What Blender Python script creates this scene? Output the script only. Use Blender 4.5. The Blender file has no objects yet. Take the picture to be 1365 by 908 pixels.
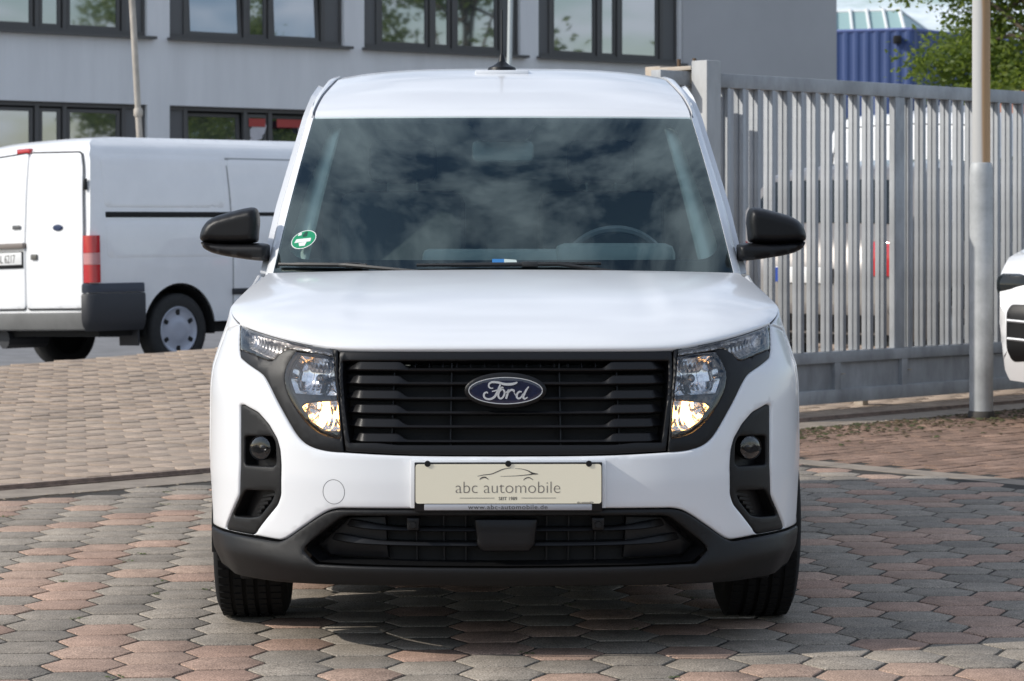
import bpy, bmesh, math, random
import numpy as np
from mathutils import Vector, Matrix
from mathutils.geometry import delaunay_2d_cdt

random.seed(11)
S = bpy.context.scene
COL = S.collection
RAD = math.radians

# ------------------------------------------------------------------ camera
FPX, PXC, PYH, CAMH = 3300.0, 682.5, 292.0, 1.25      # focal length, axis, horizon (photo pixels), eye height
cam_data = bpy.data.cameras.new('camera')
cam = bpy.data.objects.new('camera', cam_data); COL.objects.link(cam)
cam.location = (0, 0, CAMH); cam.rotation_euler = (RAD(90), 0, 0)
cam_data.sensor_fit = 'HORIZONTAL'; cam_data.sensor_width = 36.0
cam_data.lens = FPX / 1365 * 36.0
cam_data.shift_y = -(454.0 - PYH) / 1365
cam_data.clip_start = 0.1; cam_data.clip_end = 3000
cam_data.dof.use_dof = True; cam_data.dof.focus_distance = 7.6; cam_data.dof.aperture_fstop = 10.0
S.camera = cam

# ------------------------------------------------------------------ light
SUN_EL, SUN_FRONT = 33.0, 14.0
sd = Vector((-math.cos(RAD(SUN_FRONT)) * math.cos(RAD(SUN_EL)), -math.sin(RAD(SUN_FRONT)) * math.cos(RAD(SUN_EL)), math.sin(RAD(SUN_EL))))
sun_data = bpy.data.lights.new('sun', 'SUN'); sun_data.energy = 3.7; sun_data.angle = RAD(0.55); sun_data.color = (1.0, 0.945, 0.86)
sun = bpy.data.objects.new('sun', sun_data); COL.objects.link(sun)
sun.rotation_euler = sd.to_track_quat('Z', 'Y').to_euler(); sun.location = (-20, -5, 20)
W = bpy.data.worlds.new('World'); S.world = W; W.use_nodes = True
nt = W.node_tree; nt.nodes.clear()
sky = nt.nodes.new('ShaderNodeTexSky'); sky.sky_type = 'NISHITA'; sky.sun_disc = False
sky.sun_elevation = RAD(SUN_EL); sky.sun_rotation = math.atan2(sd.x, sd.y); sky.air_density = 1.0; sky.dust_density = 0.7; sky.ozone_density = 1.3
tc = nt.nodes.new('ShaderNodeTexCoord')
# broken clouds laid on a flat layer above the place: direction / elevation
sep = nt.nodes.new('ShaderNodeSeparateXYZ'); nt.links.new(tc.outputs['Generated'], sep.inputs[0])
def wm(op, a, b=None):
    n = nt.nodes.new('ShaderNodeMath'); n.operation = op
    for i, v in enumerate((a, b)):
        if v is None: continue
        if isinstance(v, (int, float)): n.inputs[i].default_value = v
        else: nt.links.new(v, n.inputs[i])
    return n.outputs[0]
zz = wm('ADD', wm('MAXIMUM', sep.outputs[2], 0.0), 0.16)
cb = nt.nodes.new('ShaderNodeCombineXYZ')
nt.links.new(wm('DIVIDE', sep.outputs[0], zz), cb.inputs[0]); nt.links.new(wm('DIVIDE', sep.outputs[1], zz), cb.inputs[1])
nz_ = nt.nodes.new('ShaderNodeTexNoise'); nz_.inputs['Scale'].default_value = 5.5; nz_.inputs['Detail'].default_value = 9; nz_.inputs['Roughness'].default_value = 0.6
nt.links.new(cb.outputs[0], nz_.inputs['Vector'])
rp = nt.nodes.new('ShaderNodeValToRGB'); rp.color_ramp.elements[0].position = 0.42; rp.color_ramp.elements[1].position = 0.62
rp.color_ramp.elements[0].color = (0, 0, 0, 1); rp.color_ramp.elements[1].color = (0.85, 0.85, 0.85, 1)
nt.links.new(nz_.outputs['Fac'], rp.inputs[0])
mx = nt.nodes.new('ShaderNodeMix'); mx.data_type = 'RGBA'
nt.links.new(rp.outputs[0], mx.inputs[0]); nt.links.new(sky.outputs[0], mx.inputs[6]); mx.inputs[7].default_value = (8.2, 9.0, 10.4, 1)
bg = nt.nodes.new('ShaderNodeBackground'); bg.inputs[1].default_value = 0.125
nt.links.new(mx.outputs[2], bg.inputs[0])
wo = nt.nodes.new('ShaderNodeOutputWorld'); nt.links.new(bg.outputs[0], wo.inputs[0])
S.view_settings.view_transform = 'Standard'; S.view_settings.look = 'None'; S.view_settings.gamma = 1; S.view_settings.exposure = 0.0
S.view_settings.use_curve_mapping = False
S.render.engine = 'CYCLES'
S.cycles.max_bounces = 10; S.cycles.transparent_max_bounces = 16; S.cycles.glossy_bounces = 6

# ------------------------------------------------------------------ materials
MATS = {}
def mat(name, col, rough=0.6, metal=0.0, coat=0.0, spec=0.5, noise=None, bump=None, emit=None, coord='Object', brush=None):
    """noise=(scale, amount[, colour2]) varies the colour; bump=(scale, strength) gives fine relief"""
    if name in MATS: return MATS[name]
    m = bpy.data.materials.new(name); m.use_nodes = True; n = m.node_tree; b = n.nodes['Principled BSDF']
    b.inputs['Base Color'].default_value = (*col, 1); b.inputs['Roughness'].default_value = rough; b.inputs['Metallic'].default_value = metal
    b.inputs['Coat Weight'].default_value = coat; b.inputs['Coat Roughness'].default_value = 0.03
    b.inputs['Specular IOR Level'].default_value = spec
    t = n.nodes.new('ShaderNodeTexCoord')
    if noise:
        x = n.nodes.new('ShaderNodeTexNoise'); x.inputs['Scale'].default_value = noise[0]; x.inputs['Detail'].default_value = 6; x.inputs['Roughness'].default_value = 0.65
        n.links.new(t.outputs[coord], x.inputs['Vector'])
        if brush:
            mp = n.nodes.new('ShaderNodeMapping'); mp.inputs['Scale'].default_value = brush
            n.links.new(t.outputs[coord], mp.inputs[0]); n.links.new(mp.outputs[0], x.inputs['Vector'])
        r = n.nodes.new('ShaderNodeValToRGB'); r.color_ramp.elements[0].position = 0.3; r.color_ramp.elements[1].position = 0.7
        c2 = noise[2] if len(noise) > 2 else tuple(min(1, c * (1 + noise[1])) for c in col)
        c1 = col if len(noise) > 2 else tuple(c * (1 - noise[1]) for c in col)
        r.color_ramp.elements[0].color = (*c1, 1); r.color_ramp.elements[1].color = (*c2, 1)
        n.links.new(x.outputs['Fac'], r.inputs[0]); n.links.new(r.outputs[0], b.inputs['Base Color'])
    if bump:
        x = n.nodes.new('ShaderNodeTexNoise'); x.inputs['Scale'].default_value = bump[0]; x.inputs['Detail'].default_value = 4
        n.links.new(t.outputs[coord], x.inputs['Vector'])
        k = n.nodes.new('ShaderNodeBump'); k.inputs['Strength'].default_value = bump[1]; k.inputs['Distance'].default_value = 0.004
        n.links.new(x.outputs['Fac'], k.inputs['Height']); n.links.new(k.outputs[0], b.inputs['Normal'])
    if emit:
        b.inputs['Emission Color'].default_value = (*emit[0], 1); b.inputs['Emission Strength'].default_value = emit[1]
    MATS[name] = m
    return m
def thin_glass(name, tint=(1, 1, 1), f0=0.04, rough=0.0, k=1.6, gcol=(1, 1, 1)):
    """a thin pane: tinted see-through with a mirror share that grows towards grazing angles"""
    if name in MATS: return MATS[name]
    m = bpy.data.materials.new(name); m.use_nodes = True; n = m.node_tree; n.nodes.clear()
    tr = n.nodes.new('ShaderNodeBsdfTransparent'); tr.inputs[0].default_value = (*tint, 1)
    gl = n.nodes.new('ShaderNodeBsdfGlossy'); gl.inputs['Roughness'].default_value = rough; gl.inputs['Color'].default_value = (*gcol, 1)
    lw = n.nodes.new('ShaderNodeFresnel'); lw.inputs['IOR'].default_value = 1.5
    mt = n.nodes.new('ShaderNodeMath'); mt.operation = 'MULTIPLY_ADD'; mt.inputs[1].default_value = k; mt.inputs[2].default_value = f0 - 0.04; mt.use_clamp = True
    mi = n.nodes.new('ShaderNodeMixShader'); o = n.nodes.new('ShaderNodeOutputMaterial')
    n.links.new(lw.outputs[0], mt.inputs[0]); n.links.new(mt.outputs[0], mi.inputs[0])
    n.links.new(tr.outputs[0], mi.inputs[1]); n.links.new(gl.outputs[0], mi.inputs[2]); n.links.new(mi.outputs[0], o.inputs[0])
    MATS[name] = m
    return m

# ------------------------------------------------------------------ mesh helpers
class MB:
    def __init__(s): s.v = []; s.f = []
    def add(s, vs, fs):
        o = len(s.v); s.v += [tuple(p) for p in vs]; s.f += [tuple(i + o for i in f) for f in fs]; return s
    def grid(s, rows, close_u=False, close_v=False):
        n = len(rows[0]); vs = [p for r in rows for p in r]; fs = []
        R = len(rows)
        for i in range(R if close_v else R - 1):
            for j in range(n if close_u else n - 1):
                a, b = i * n + j, i * n + (j + 1) % n; c, d = ((i + 1) % R) * n + (j + 1) % n, ((i + 1) % R) * n + j
                fs.append((a, b, c, d))
        return s.add(vs, fs)
    def box(s, c, d, M=None, bev=0.0):
        x, y, z = (k / 2 for k in d); c = Vector(c)
        if bev <= 0:
            vs = [Vector((i * x, j * y, k * z)) for i in (-1, 1) for j in (-1, 1) for k in (-1, 1)]
            fs = [(0, 1, 3, 2), (4, 6, 7, 5), (0, 4, 5, 1), (2, 3, 7, 6), (0, 2, 6, 4), (1, 5, 7, 3)]
        else:
            bm = bmesh.new(); bmesh.ops.create_cube(bm, size=1)
            for v in bm.verts: v.co = Vector((v.co.x * 2 * x, v.co.y * 2 * y, v.co.z * 2 * z))
            bmesh.ops.bevel(bm, geom=bm.edges[:], offset=min(bev, x * .9, y * .9, z * .9), segments=2, affect='EDGES', profile=0.5)
            bm.verts.index_update(); vs = [v.co.copy() for v in bm.verts]; fs = [tuple(v.index for v in f.verts) for f in bm.faces]; bm.free()
        vs = [(M @ v if M else v) + c for v in vs]
        return s.add(vs, fs)
    def tube(s, path, r, n=10, cap=True):
        path = [Vector(p) for p in path]; rs = r if isinstance(r, (list, tuple)) else [r] * len(path); rows = []
        up = None
        for i, p in enumerate(path):
            t = (path[min(i + 1, len(path) - 1)] - path[max(i - 1, 0)]).normalized()
            if up is None:
                up = Vector((0, 0, 1)) if abs(t.z) < .9 else Vector((1, 0, 0))
            a = t.cross(up).normalized(); up = a.cross(t).normalized()
            rows.append([p + (a * math.cos(2 * math.pi * k / n) + up * math.sin(2 * math.pi * k / n)) * rs[i] for k in range(n)])
        o = len(s.v); s.grid(rows, close_u=True)
        if cap:
            s.f.append(tuple(o + k for k in range(n))); e = o + (len(path) - 1) * n; s.f.append(tuple(e + k for k in reversed(range(n))))
        return s
    def lathe(s, prof, o=(0, 0, 0), axis='X', n=48, M=None):
        rows = []; o = Vector(o)
        for k in range(n):
            a = 2 * math.pi * k / n; row = []
            for (h, r) in prof:
                if axis == 'X': p = Vector((h, r * math.cos(a), r * math.sin(a)))
                elif axis == 'Y': p = Vector((r * math.cos(a), h, r * math.sin(a)))
                else: p = Vector((r * math.cos(a), r * math.sin(a), h))
                row.append((M @ p if M else p) + o)
            rows.append(row)
        return s.grid(rows, close_v=True)
    def prism(s, poly, fn, d0, d1):
        """closed 2d polygon extruded between depths d0 and d1; fn(u, v, d) gives the point"""
        n = len(poly); vs = [fn(u, v, d0) for u, v in poly] + [fn(u, v, d1) for u, v in poly]
        fs = [tuple(range(n)), tuple(range(2 * n - 1, n - 1, -1))] + [(i, i + n, (i + 1) % n + n, (i + 1) % n) for i in range(n)]
        return s.add(vs, fs)
    def mirror_x(s):
        m = MB(); m.v = [(-x, y, z) for x, y, z in s.v]; m.f = [tuple(reversed(f)) for f in s.f]; return m
    def build(s, name, m, parent=None, smooth=35, loc=None):
        me = bpy.data.meshes.new(name); me.from_pydata(s.v, [], s.f); me.update()
        if isinstance(m, (list, tuple)):
            for k in m: me.materials.append(k)
        elif m: me.materials.append(m)
        if smooth:
            me.polygons.foreach_set('use_smooth', [True] * len(me.polygons))
            if smooth < 180: me.set_sharp_from_angle(angle=RAD(smooth))
        return link(name, me, parent, loc)
def link(name, me, parent=None, loc=None):
    o = bpy.data.objects.new(name, me); COL.objects.link(o)
    if parent: o.parent = parent
    if loc is not None: o.location = loc
    return o
def tag(o, label=None, cat=None, group=None, kind=None):
    for k, v in (('label', label), ('category', cat), ('group', group), ('kind', kind)):
        if v: o[k] = v
    return o
def thing(name, label, cat, loc=(0, 0, 0), rz=0.0, group=None):
    o = bpy.data.objects.new(name, None); COL.objects.link(o); o.location = loc; o.rotation_euler = (0, 0, rz)
    o.empty_display_size = 0.2
    return tag(o, label, cat, group)
def copy_tree(o, parent=None):
    c = o.copy(); COL.objects.link(c); c.parent = parent
    for ch in list(o.children): copy_tree(ch, c)
    return c

def smoothstep(x): x = min(1.0, max(0.0, x)); return x * x * (3 - 2 * x)
def lerp(a, b, t): return a + (b - a) * t
def table(pts, n=400, sm=9):
    xs = [p[0] for p in pts]; ys = [p[1] for p in pts]
    g = np.linspace(xs[0], xs[-1], n); v = np.interp(g, xs, ys)
    if sm > 1:
        pad = np.concatenate([2 * v[0] - v[sm:0:-1], v, 2 * v[-1] - v[-2:-sm - 2:-1]]); k = np.hanning(2 * sm + 3)[1:-1]; k /= k.sum()
        v = np.convolve(pad, k, 'valid')[:n]
    lo, hi = xs[0], xs[-1]; v = v.tolist()
    def f(x):
        t = (x - lo) / (hi - lo) * (n - 1); t = min(max(t, 0.0), n - 1.000001); i = int(t); return v[i] + (v[i + 1] - v[i]) * (t - i)
    return f
def catmull(pts, n=8, closed=False):
    P = [Vector(p) for p in pts]; out = []; N = len(P)
    for i in range(N if closed else N - 1):
        if closed: a, b, c, d = P[i - 1], P[i], P[(i + 1) % N], P[(i + 2) % N]
        else: a, b, c, d = P[max(i - 1, 0)], P[i], P[i + 1], P[min(i + 2, N - 1)]
        for k in range(n):
            t = k / n; out.append(0.5 * ((2 * b) + (c - a) * t + (2 * a - 5 * b + 4 * c - d) * t * t + (3 * b - a - 3 * c + d) * t ** 3))
    if not closed: out.append(P[-1])
    return out
def round_poly(poly, r, n=4):
    """round every corner of a closed polygon"""
    out = []; N = len(poly)
    for i in range(N):
        p, a, b = Vector(poly[i]), Vector(poly[i - 1]), Vector(poly[(i + 1) % N])
        la, lb = (a - p).length, (b - p).length; d = min(r, la * .45, lb * .45)
        s, e = p + (a - p) * (d / max(la, 1e-9)), p + (b - p) * (d / max(lb, 1e-9))
        for k in range(n + 1):
            t = k / n; out.append(tuple(s * (1 - t) ** 2 + p * 2 * t * (1 - t) + e * t * t))
    return out
def resample(poly, h):
    out = []; N = len(poly)
    for i in range(N):
        a, b = poly[i], poly[(i + 1) % N]; L = math.hypot(b[0] - a[0], b[1] - a[1])
        if L < 1e-7: continue
        k = max(1, int(math.ceil(L / h)))
        for j in range(k): out.append((a[0] + (b[0] - a[0]) * j / k, a[1] + (b[1] - a[1]) * j / k))
    return out
def inside(pts, loops):
    x, y = pts[:, 0], pts[:, 1]; r = np.zeros(len(pts), bool)
    for L in loops:
        A = np.array(L); B = np.roll(A, -1, 0)
        for (x0, y0), (x1, y1) in zip(A, B):
            c = ((y0 > y) != (y1 > y))
            if y1 != y0: r ^= c & (x < (x1 - x0) * (y - y0) / (y1 - y0) + x0)
    return r
def bdist(pts, loops):
    d = np.full(len(pts), 1e9)
    for L in loops:
        A = np.array(L); B = np.roll(A, -1, 0)
        for a, b in zip(A, B):
            ab = b - a; l2 = (ab * ab).sum()
            if l2 < 1e-14: continue
            t = np.clip(((pts - a) @ ab) / l2, 0, 1); q = pts - (a + t[:, None] * ab); d = np.minimum(d, (q * q).sum(1))
    return np.sqrt(d)
def cdt(poly, holes, h, rings=()):
    loops = [resample(l, h) for l in [poly] + list(holes)]
    A = np.array(loops[0]); lo, hi = A.min(0), A.max(0)
    gx = np.arange(lo[0] + h * .5, hi[0], h); gy = np.arange(lo[1] + h * .45, hi[1], h * .866); P = []
    for i, yv in enumerate(gy): P += [(xv + (h * .5 if i % 2 else 0), yv) for xv in gx]
    P = np.array(P) if P else np.zeros((0, 2))
    extra = []
    for rr in rings:
        for L in loops:
            Q = np.array(L); t = np.roll(Q, -1, 0) - np.roll(Q, 1, 0); t /= np.maximum(np.linalg.norm(t, axis=1), 1e-9)[:, None]
            for sg in (1, -1): extra.append(Q + sg * rr * np.stack([-t[:, 1], t[:, 0]], 1))
    if len(P):
        P = P[inside(P, loops)]
    if len(P):
        P = P[bdist(P, loops) > max(h * .45, (max(rings) * 1.6 if rings else 0))]
    if extra:
        E = np.concatenate(extra); E = E[inside(E, loops)]
        if len(E):
            D = bdist(E, loops); E = E[D > min(rings) * .8]
            P = np.concatenate([P, E]) if len(P) else E
    V = []; edges = []
    for L in loops:
        o = len(V); V += L; edges += [(o + i, o + (i + 1) % len(L)) for i in range(len(L))]
    nb = len(V)
    V += [tuple(p) for p in P]
    vv, ee, ff, *_ = delaunay_2d_cdt([Vector(p) for p in V], edges, [], 0, 1e-6)
    vv = np.array([(p.x, p.y) for p in vv]); tr = [f for f in ff if len(f) == 3]
    c = np.array([vv[list(f)].mean(0) for f in tr]); k = inside(c, loops)
    tr = [f for f, q in zip(tr, k) if q]
    return vv, tr, loops
def normal_of(surf, u, v, e=2e-3):
    a = surf(u + e, v) - surf(u - e, v); b = surf(u, v + e) - surf(u, v - e); n = a.cross(b)
    return n.normalized() if n.length > 1e-12 else Vector((0, -1, 0))
def panel(name, poly, m, parent, surf, holes=(), h=0.025, proud=0.0, r=0.004, depth=0.02, flip=False, mb=None, hfun=None, smooth=50):
    """a sheet cut from a curved surface: rounded edge of radius r, side walls going 'depth' in"""
    rings = (r * .35, r) if r > 0 else ()
    vv, tr, loops = cdt(poly, holes, h, rings)
    D = bdist(vv, loops); out = MB(); N = []
    for (u, v), d in zip(vv, D):
        n = normal_of(surf, u, v); n = -n if flip else n
        q = max(0.0, 1 - d / r) if r > 0 else 0.0
        off = proud - r * (1 - math.sqrt(max(0.0, 1 - q * q)))
        if hfun: off += hfun(u, v, d)
        N.append(n); out.v.append(tuple(surf(u, v) + n * off))
    for f in tr:
        a, b, c = (Vector(out.v[i]) for i in f); nn = (b - a).cross(c - a)
        out.f.append(tuple(f) if nn.dot(N[f[0]]) > 0 else tuple(reversed(f)))
    if depth > 0:
        for L in loops:
            k = len(L); rows = [[], []]
            for u, v in L:
                n = normal_of(surf, u, v); n = -n if flip else n; p = surf(u, v)
                rows[0].append(p + n * (proud - r)); rows[1].append(p + n * (proud - r - depth))
            out.grid(rows, close_u=True)
    if mb is not None:
        mb.add(out.v, out.f); return mb
    return out.build(name, m, parent, smooth)
def pillow(poly, fn, front, back, R, h=0.012):
    """a rounded solid from an outline: fn(u, v, d) places it, d<0 towards the front"""
    vv, tr, loops = cdt(poly, (), h, (R * .08, R * .3))
    D = bdist(vv, loops); m = MB(); n = len(vv)
    g = lambda d: math.sqrt(max(0.0, 1 - (1 - min(d / R, 1.0)) ** 2))
    m.v = [tuple(fn(u, v, -front * g(d))) for (u, v), d in zip(vv, D)] + [tuple(fn(u, v, back * g(d))) for (u, v), d in zip(vv, D)]
    key = {tuple(np.round(p, 7)): i for i, p in enumerate(vv)}
    for a, b, c in tr:
        P, Q, T_ = vv[a], vv[b], vv[c]
        ccw = (Q[0] - P[0]) * (T_[1] - P[1]) - (Q[1] - P[1]) * (T_[0] - P[0]) > 0
        m.f.append((a, b, c) if ccw else (c, b, a)); m.f.append((c + n, b + n, a + n) if ccw else (a + n, b + n, c + n))
    return m
def ribbon(mb, pts, w, fn, d0, d1):
    """a flat stroke with thickness: pts 2d, w width (number or list)"""
    P = [Vector(p) for p in pts]; ws = w if isinstance(w, list) else [w] * len(P); rows = []
    for i, p in enumerate(P):
        t = (P[min(i + 1, len(P) - 1)] - P[max(i - 1, 0)]);  t = t.normalized() if t.length > 0 else Vector((1, 0))
        nn = Vector((-t.y, t.x)) * ws[i] / 2
        a, b = p + nn, p - nn
        rows.append([fn(a.x, a.y, d0), fn(a.x, a.y, d1), fn(b.x, b.y, d1), fn(b.x, b.y, d0)])
    o = len(mb.v); mb.grid(rows, close_u=True); mb.f += [(o, o + 1, o + 2, o + 3), tuple(len(mb.v) - k for k in (1, 2, 3, 4))]
def text_mesh(body, size, m, parent, M, name='lettering', extrude=0.0006, offset=0.0, sx=1.0, spacing=1.0):
    cu = bpy.data.curves.new(name, 'FONT'); cu.body = body; cu.size = size; cu.align_x = 'CENTER'; cu.align_y = 'BOTTOM_BASELINE'
    cu.extrude = extrude; cu.offset = offset; cu.space_character = spacing
    t = bpy.data.objects.new(name, cu); me = bpy.data.meshes.new_from_object(t)
    bpy.data.objects.remove(t); bpy.data.curves.remove(cu)
    me.transform(M @ Matrix.Diagonal((sx, 1, 1, 1))); me.materials.clear(); me.materials.append(m)
    return link(name, me, parent)
FACE_CAM = Matrix.Rotation(RAD(90), 4, 'X')      # text upright, facing -Y

# ================================================================== the ground
GA = Vector((1.819, 15.9)); GD = Vector((0.732, 0.681)); GN = Vector((0.681, -0.732))    # gate line: point, direction, side facing the yard
def so(x, y):
    d = Vector((x, y)) - GA; return d.dot(GD), d.dot(GN)
def xy(s, o): p = GA + GD * s + GN * o; return p.x, p.y
def zg(s, o):
    q = -o; cr = min(0.24, max(0.03, 0.127 + 0.032 * (s + 2.08)))
    if q <= -0.42: return 0.0
    if q <= 6.2: return cr * smoothstep((q + 0.42) / 6.62)
    if q <= 8.2: return lerp(cr, -0.11, smoothstep((q - 6.2) / 2.0))
    return -0.11 - 0.04 * min(q - 8.2, 2.4)
def gpt(s, o, dz=0.0): x, y = xy(s, o); return Vector((x, y, zg(s, o) + dz))
def on_ground(x, y, dz=0.0): s, o = so(x, y); return Vector((x, y, zg(s, o) + dz))

def stone_mat(name, c1, c2, speck=0.55, scale=190, per_obj=True, rough=0.88, stain=0.25):
    if name in MATS: return MATS[name]
    m = bpy.data.materials.new(name); m.use_nodes = True; n = m.node_tree; b = n.nodes['Principled BSDF']; L = n.links.new
    b.inputs['Roughness'].default_value = rough; b.inputs['Specular IOR Level'].default_value = 0.3
    if per_obj: rnd = n.nodes.new('ShaderNodeObjectInfo').outputs['Random']
    else: rnd = n.nodes.new('ShaderNodeNewGeometry').outputs['Random Per Island']
    mxc = n.nodes.new('ShaderNodeMix'); mxc.data_type = 'RGBA'; mxc.inputs[6].default_value = (*c1, 1); mxc.inputs[7].default_value = (*c2, 1); L(rnd, mxc.inputs[0])
    g = n.nodes.new('ShaderNodeNewGeometry')
    x = n.nodes.new('ShaderNodeTexNoise'); x.inputs['Scale'].default_value = scale; x.inputs['Detail'].default_value = 3; L(g.outputs['Position'], x.inputs['Vector'])
    r = n.nodes.new('ShaderNodeValToRGB'); r.color_ramp.elements[0].position = .32; r.color_ramp.elements[1].position = .7
    r.color_ramp.elements[0].color = (1 - speck, 1 - speck, 1 - speck, 1); r.color_ramp.elements[1].color = (1 + speck, 1 + speck, 1 + speck, 1); L(x.outputs['Fac'], r.inputs[0])
    m1 = n.nodes.new('ShaderNodeMix'); m1.data_type = 'RGBA'; m1.blend_type = 'MULTIPLY'; m1.inputs[0].default_value = 1; L(mxc.outputs[2], m1.inputs[6]); L(r.outputs[0], m1.inputs[7])
    w = n.nodes.new('ShaderNodeTexNoise'); w.inputs['Scale'].default_value = 17; w.inputs['Detail'].default_value = 5; w.inputs['Roughness'].default_value = .7; L(g.outputs['Position'], w.inputs['Vector'])
    r3 = n.nodes.new('ShaderNodeValToRGB'); r3.color_ramp.elements[0].position = .3; r3.color_ramp.elements[1].position = .7; r3.color_ramp.elements[0].color = (.80, .79, .77, 1); r3.color_ramp.elements[1].color = (1.16, 1.15, 1.14, 1); L(w.outputs['Fac'], r3.inputs[0])
    m3 = n.nodes.new('ShaderNodeMix'); m3.data_type = 'RGBA'; m3.blend_type = 'MULTIPLY'; m3.inputs[0].default_value = 1; L(m1.outputs[2], m3.inputs[6]); L(r3.outputs[0], m3.inputs[7]); m1 = m3
    y = n.nodes.new('ShaderNodeTexNoise'); y.inputs['Scale'].default_value = 2.3; y.inputs['Detail'].default_value = 7; y.inputs['Roughness'].default_value = .7; L(g.outputs['Position'], y.inputs['Vector'])
    r2 = n.nodes.new('ShaderNodeValToRGB'); r2.color_ramp.elements[0].position = .35; r2.color_ramp.elements[1].position = .65
    r2.color_ramp.elements[0].color = (1 - stain, 1 - stain, 1 - stain * 1.05, 1); r2.color_ramp.elements[1].color = (1.08, 1.06, 1.03, 1); L(y.outputs['Fac'], r2.inputs[0])
    m2 = n.nodes.new('ShaderNodeMix'); m2.data_type = 'RGBA'; m2.blend_type = 'MULTIPLY'; m2.inputs[0].default_value = 1; L(m1.outputs[2], m2.inputs[6]); L(r2.outputs[0], m2.inputs[7])
    q = n.nodes.new('ShaderNodeTexNoise'); q.inputs['Scale'].default_value = 1.1; q.inputs['Detail'].default_value = 9; q.inputs['Roughness'].default_value = .75; q.inputs['Distortion'].default_value = .6; L(g.outputs['Position'], q.inputs['Vector'])
    r4 = n.nodes.new('ShaderNodeValToRGB'); r4.color_ramp.elements[0].position = .56; r4.color_ramp.elements[1].position = .68; r4.color_ramp.elements[0].color = (1, 1, 1, 1); r4.color_ramp.elements[1].color = (.70, .69, .68, 1); L(q.outputs['Fac'], r4.inputs[0])
    m4 = n.nodes.new('ShaderNodeMix'); m4.data_type = 'RGBA'; m4.blend_type = 'MULTIPLY'; m4.inputs[0].default_value = 1; L(m2.outputs[2], m4.inputs[6]); L(r4.outputs[0], m4.inputs[7])
    L(m4.outputs[2], b.inputs['Base Color'])
    k = n.nodes.new('ShaderNodeBump'); k.inputs['Strength'].default_value = .5; k.inputs['Distance'].default_value = .002; L(x.outputs['Fac'], k.inputs['Height']); L(k.outputs[0], b.inputs['Normal'])
    MATS[name] = m
    return m
joint_m = mat('joint_sand', (0.04, 0.034, 0.027), 0.95, noise=(9, 0.35), bump=(300, 0.6))
asphalt_m = mat('asphalt', (0.2, 0.2, 0.205), 0.9, noise=(3, 0.18), bump=(220, 0.4))
earth_m = mat('far_ground', (0.16, 0.15, 0.14), 0.95, noise=(0.2, 0.3))
grey_stone = stone_mat('grey_paver', (0.255, 0.228, 0.197), (0.345, 0.306, 0.262))
red_stone = stone_mat('red_paver', (0.385, 0.262, 0.208), (0.43, 0.315, 0.252))
tan_stone = stone_mat('tan_paver', (0.38, 0.30, 0.24), (0.44, 0.355, 0.285), per_obj=False, speck=0.2, stain=0.2)
brick_stone = stone_mat('red_brick_paver', (0.26, 0.17, 0.128), (0.35, 0.235, 0.18), per_obj=False, stain=0.45)
concrete_m = mat('edging_concrete', (0.27, 0.225, 0.18), 0.9, noise=(7, 0.25), bump=(160, 0.5))

def sheet(name, s0, s1, o0, o1, ns, no, m, dz, zf=zg):
    rows = []
    for i in range(no + 1):
        o = lerp(o0, o1, i / no); rows.append([Vector((*xy(lerp(s0, s1, j / ns), o), zf(lerp(s0, s1, j / ns), o) + dz)) for j in range(ns + 1)])
    b = MB().grid(rows).build(name, m, None, 0); tag(b, kind='structure'); return b
g = MB(); g.add([(-900, -900, -.6), (900, -900, -.6), (900, 1500, -.6), (-900, 1500, -.6)], [(0, 1, 2, 3)])
tag(g.build('ground', earth_m, None, 0), kind='structure')
yard = sheet('paved_yard', -40, 30, 0.80, 40, 4, 4, joint_m, -0.0035)
apron_joint = mat('apron_joint', (0.26, 0.21, 0.165), 0.95, noise=(9, 0.3))
apron = sheet('driveway_apron', -30, 40, -6.2, 0.42, 40, 24, apron_joint, -0.005)
road = sheet('road', -90, 120, -80, -6.2, 24, 60, asphalt_m, 0.0)

def stone(poly, th=0.03, bev=0.0025, bdep=0.002, seed=0):
    """a small paving stone with worn rounded arris: top at z=0"""
    rr = random.Random(seed); m = MB(); n = len(poly); c = Vector((sum(p[0] for p in poly) / n, sum(p[1] for p in poly) / n))
    P = [Vector(p) for p in poly]
    ins = lambda p, d: p + (c - p).normalized() * d
    r0 = [(ins(p, bev * (1 + rr.uniform(-.3, .5))), 0.0) for p in P]; r1 = [(ins(p, bev * .3), -bdep * .45) for p in P]; r2 = [(p, -bdep) for p in P]; r3 = [(p, -th) for p in P]
    m.grid([[Vector((p.x, p.y, z)) for p, z in R] for R in (r3, r2, r1, r0)], close_u=True)
    m.f.append(tuple(range(3 * n, 4 * n)))
    return m
HEX_F, HEX_ROT = 0.20, RAD(3.5)
HL, HFL = 0.1235, 0.0705           # half length to the point, half length of the flat
HR = (HL + HFL) / 1.5
def hexpoly(gap=0.0105, seed=0):
    r = random.Random(seed); g2 = gap / 2; j_ = lambda: r.uniform(-.0012, .0012); f = HEX_F / 2 - g2 * 1.35
    return [(HL - g2 * 1.2 + j_(), j_()), (HFL - g2 * .6 + j_(), f + j_()), (-HFL + g2 * .6 + j_(), f + j_()), (-HL + g2 * 1.2 + j_(), j_()), (-HFL + g2 * .6 + j_(), -f + j_()), (HFL - g2 * .6 + j_(), -f + j_())]
hex_mesh = {}
for cname, cm in (('grey', grey_stone), ('red', red_stone)):
    for k in range(3):
        me_o = stone(hexpoly(seed=k * 7 + (3 if cname == 'red' else 0)), seed=k).build('paver_stone', cm, None, 40)
        hex_mesh[cname, k] = me_o.data; bpy.data.objects.remove(me_o)
cells = []
ca, sa = math.cos(HEX_ROT), math.sin(HEX_ROT)
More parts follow.
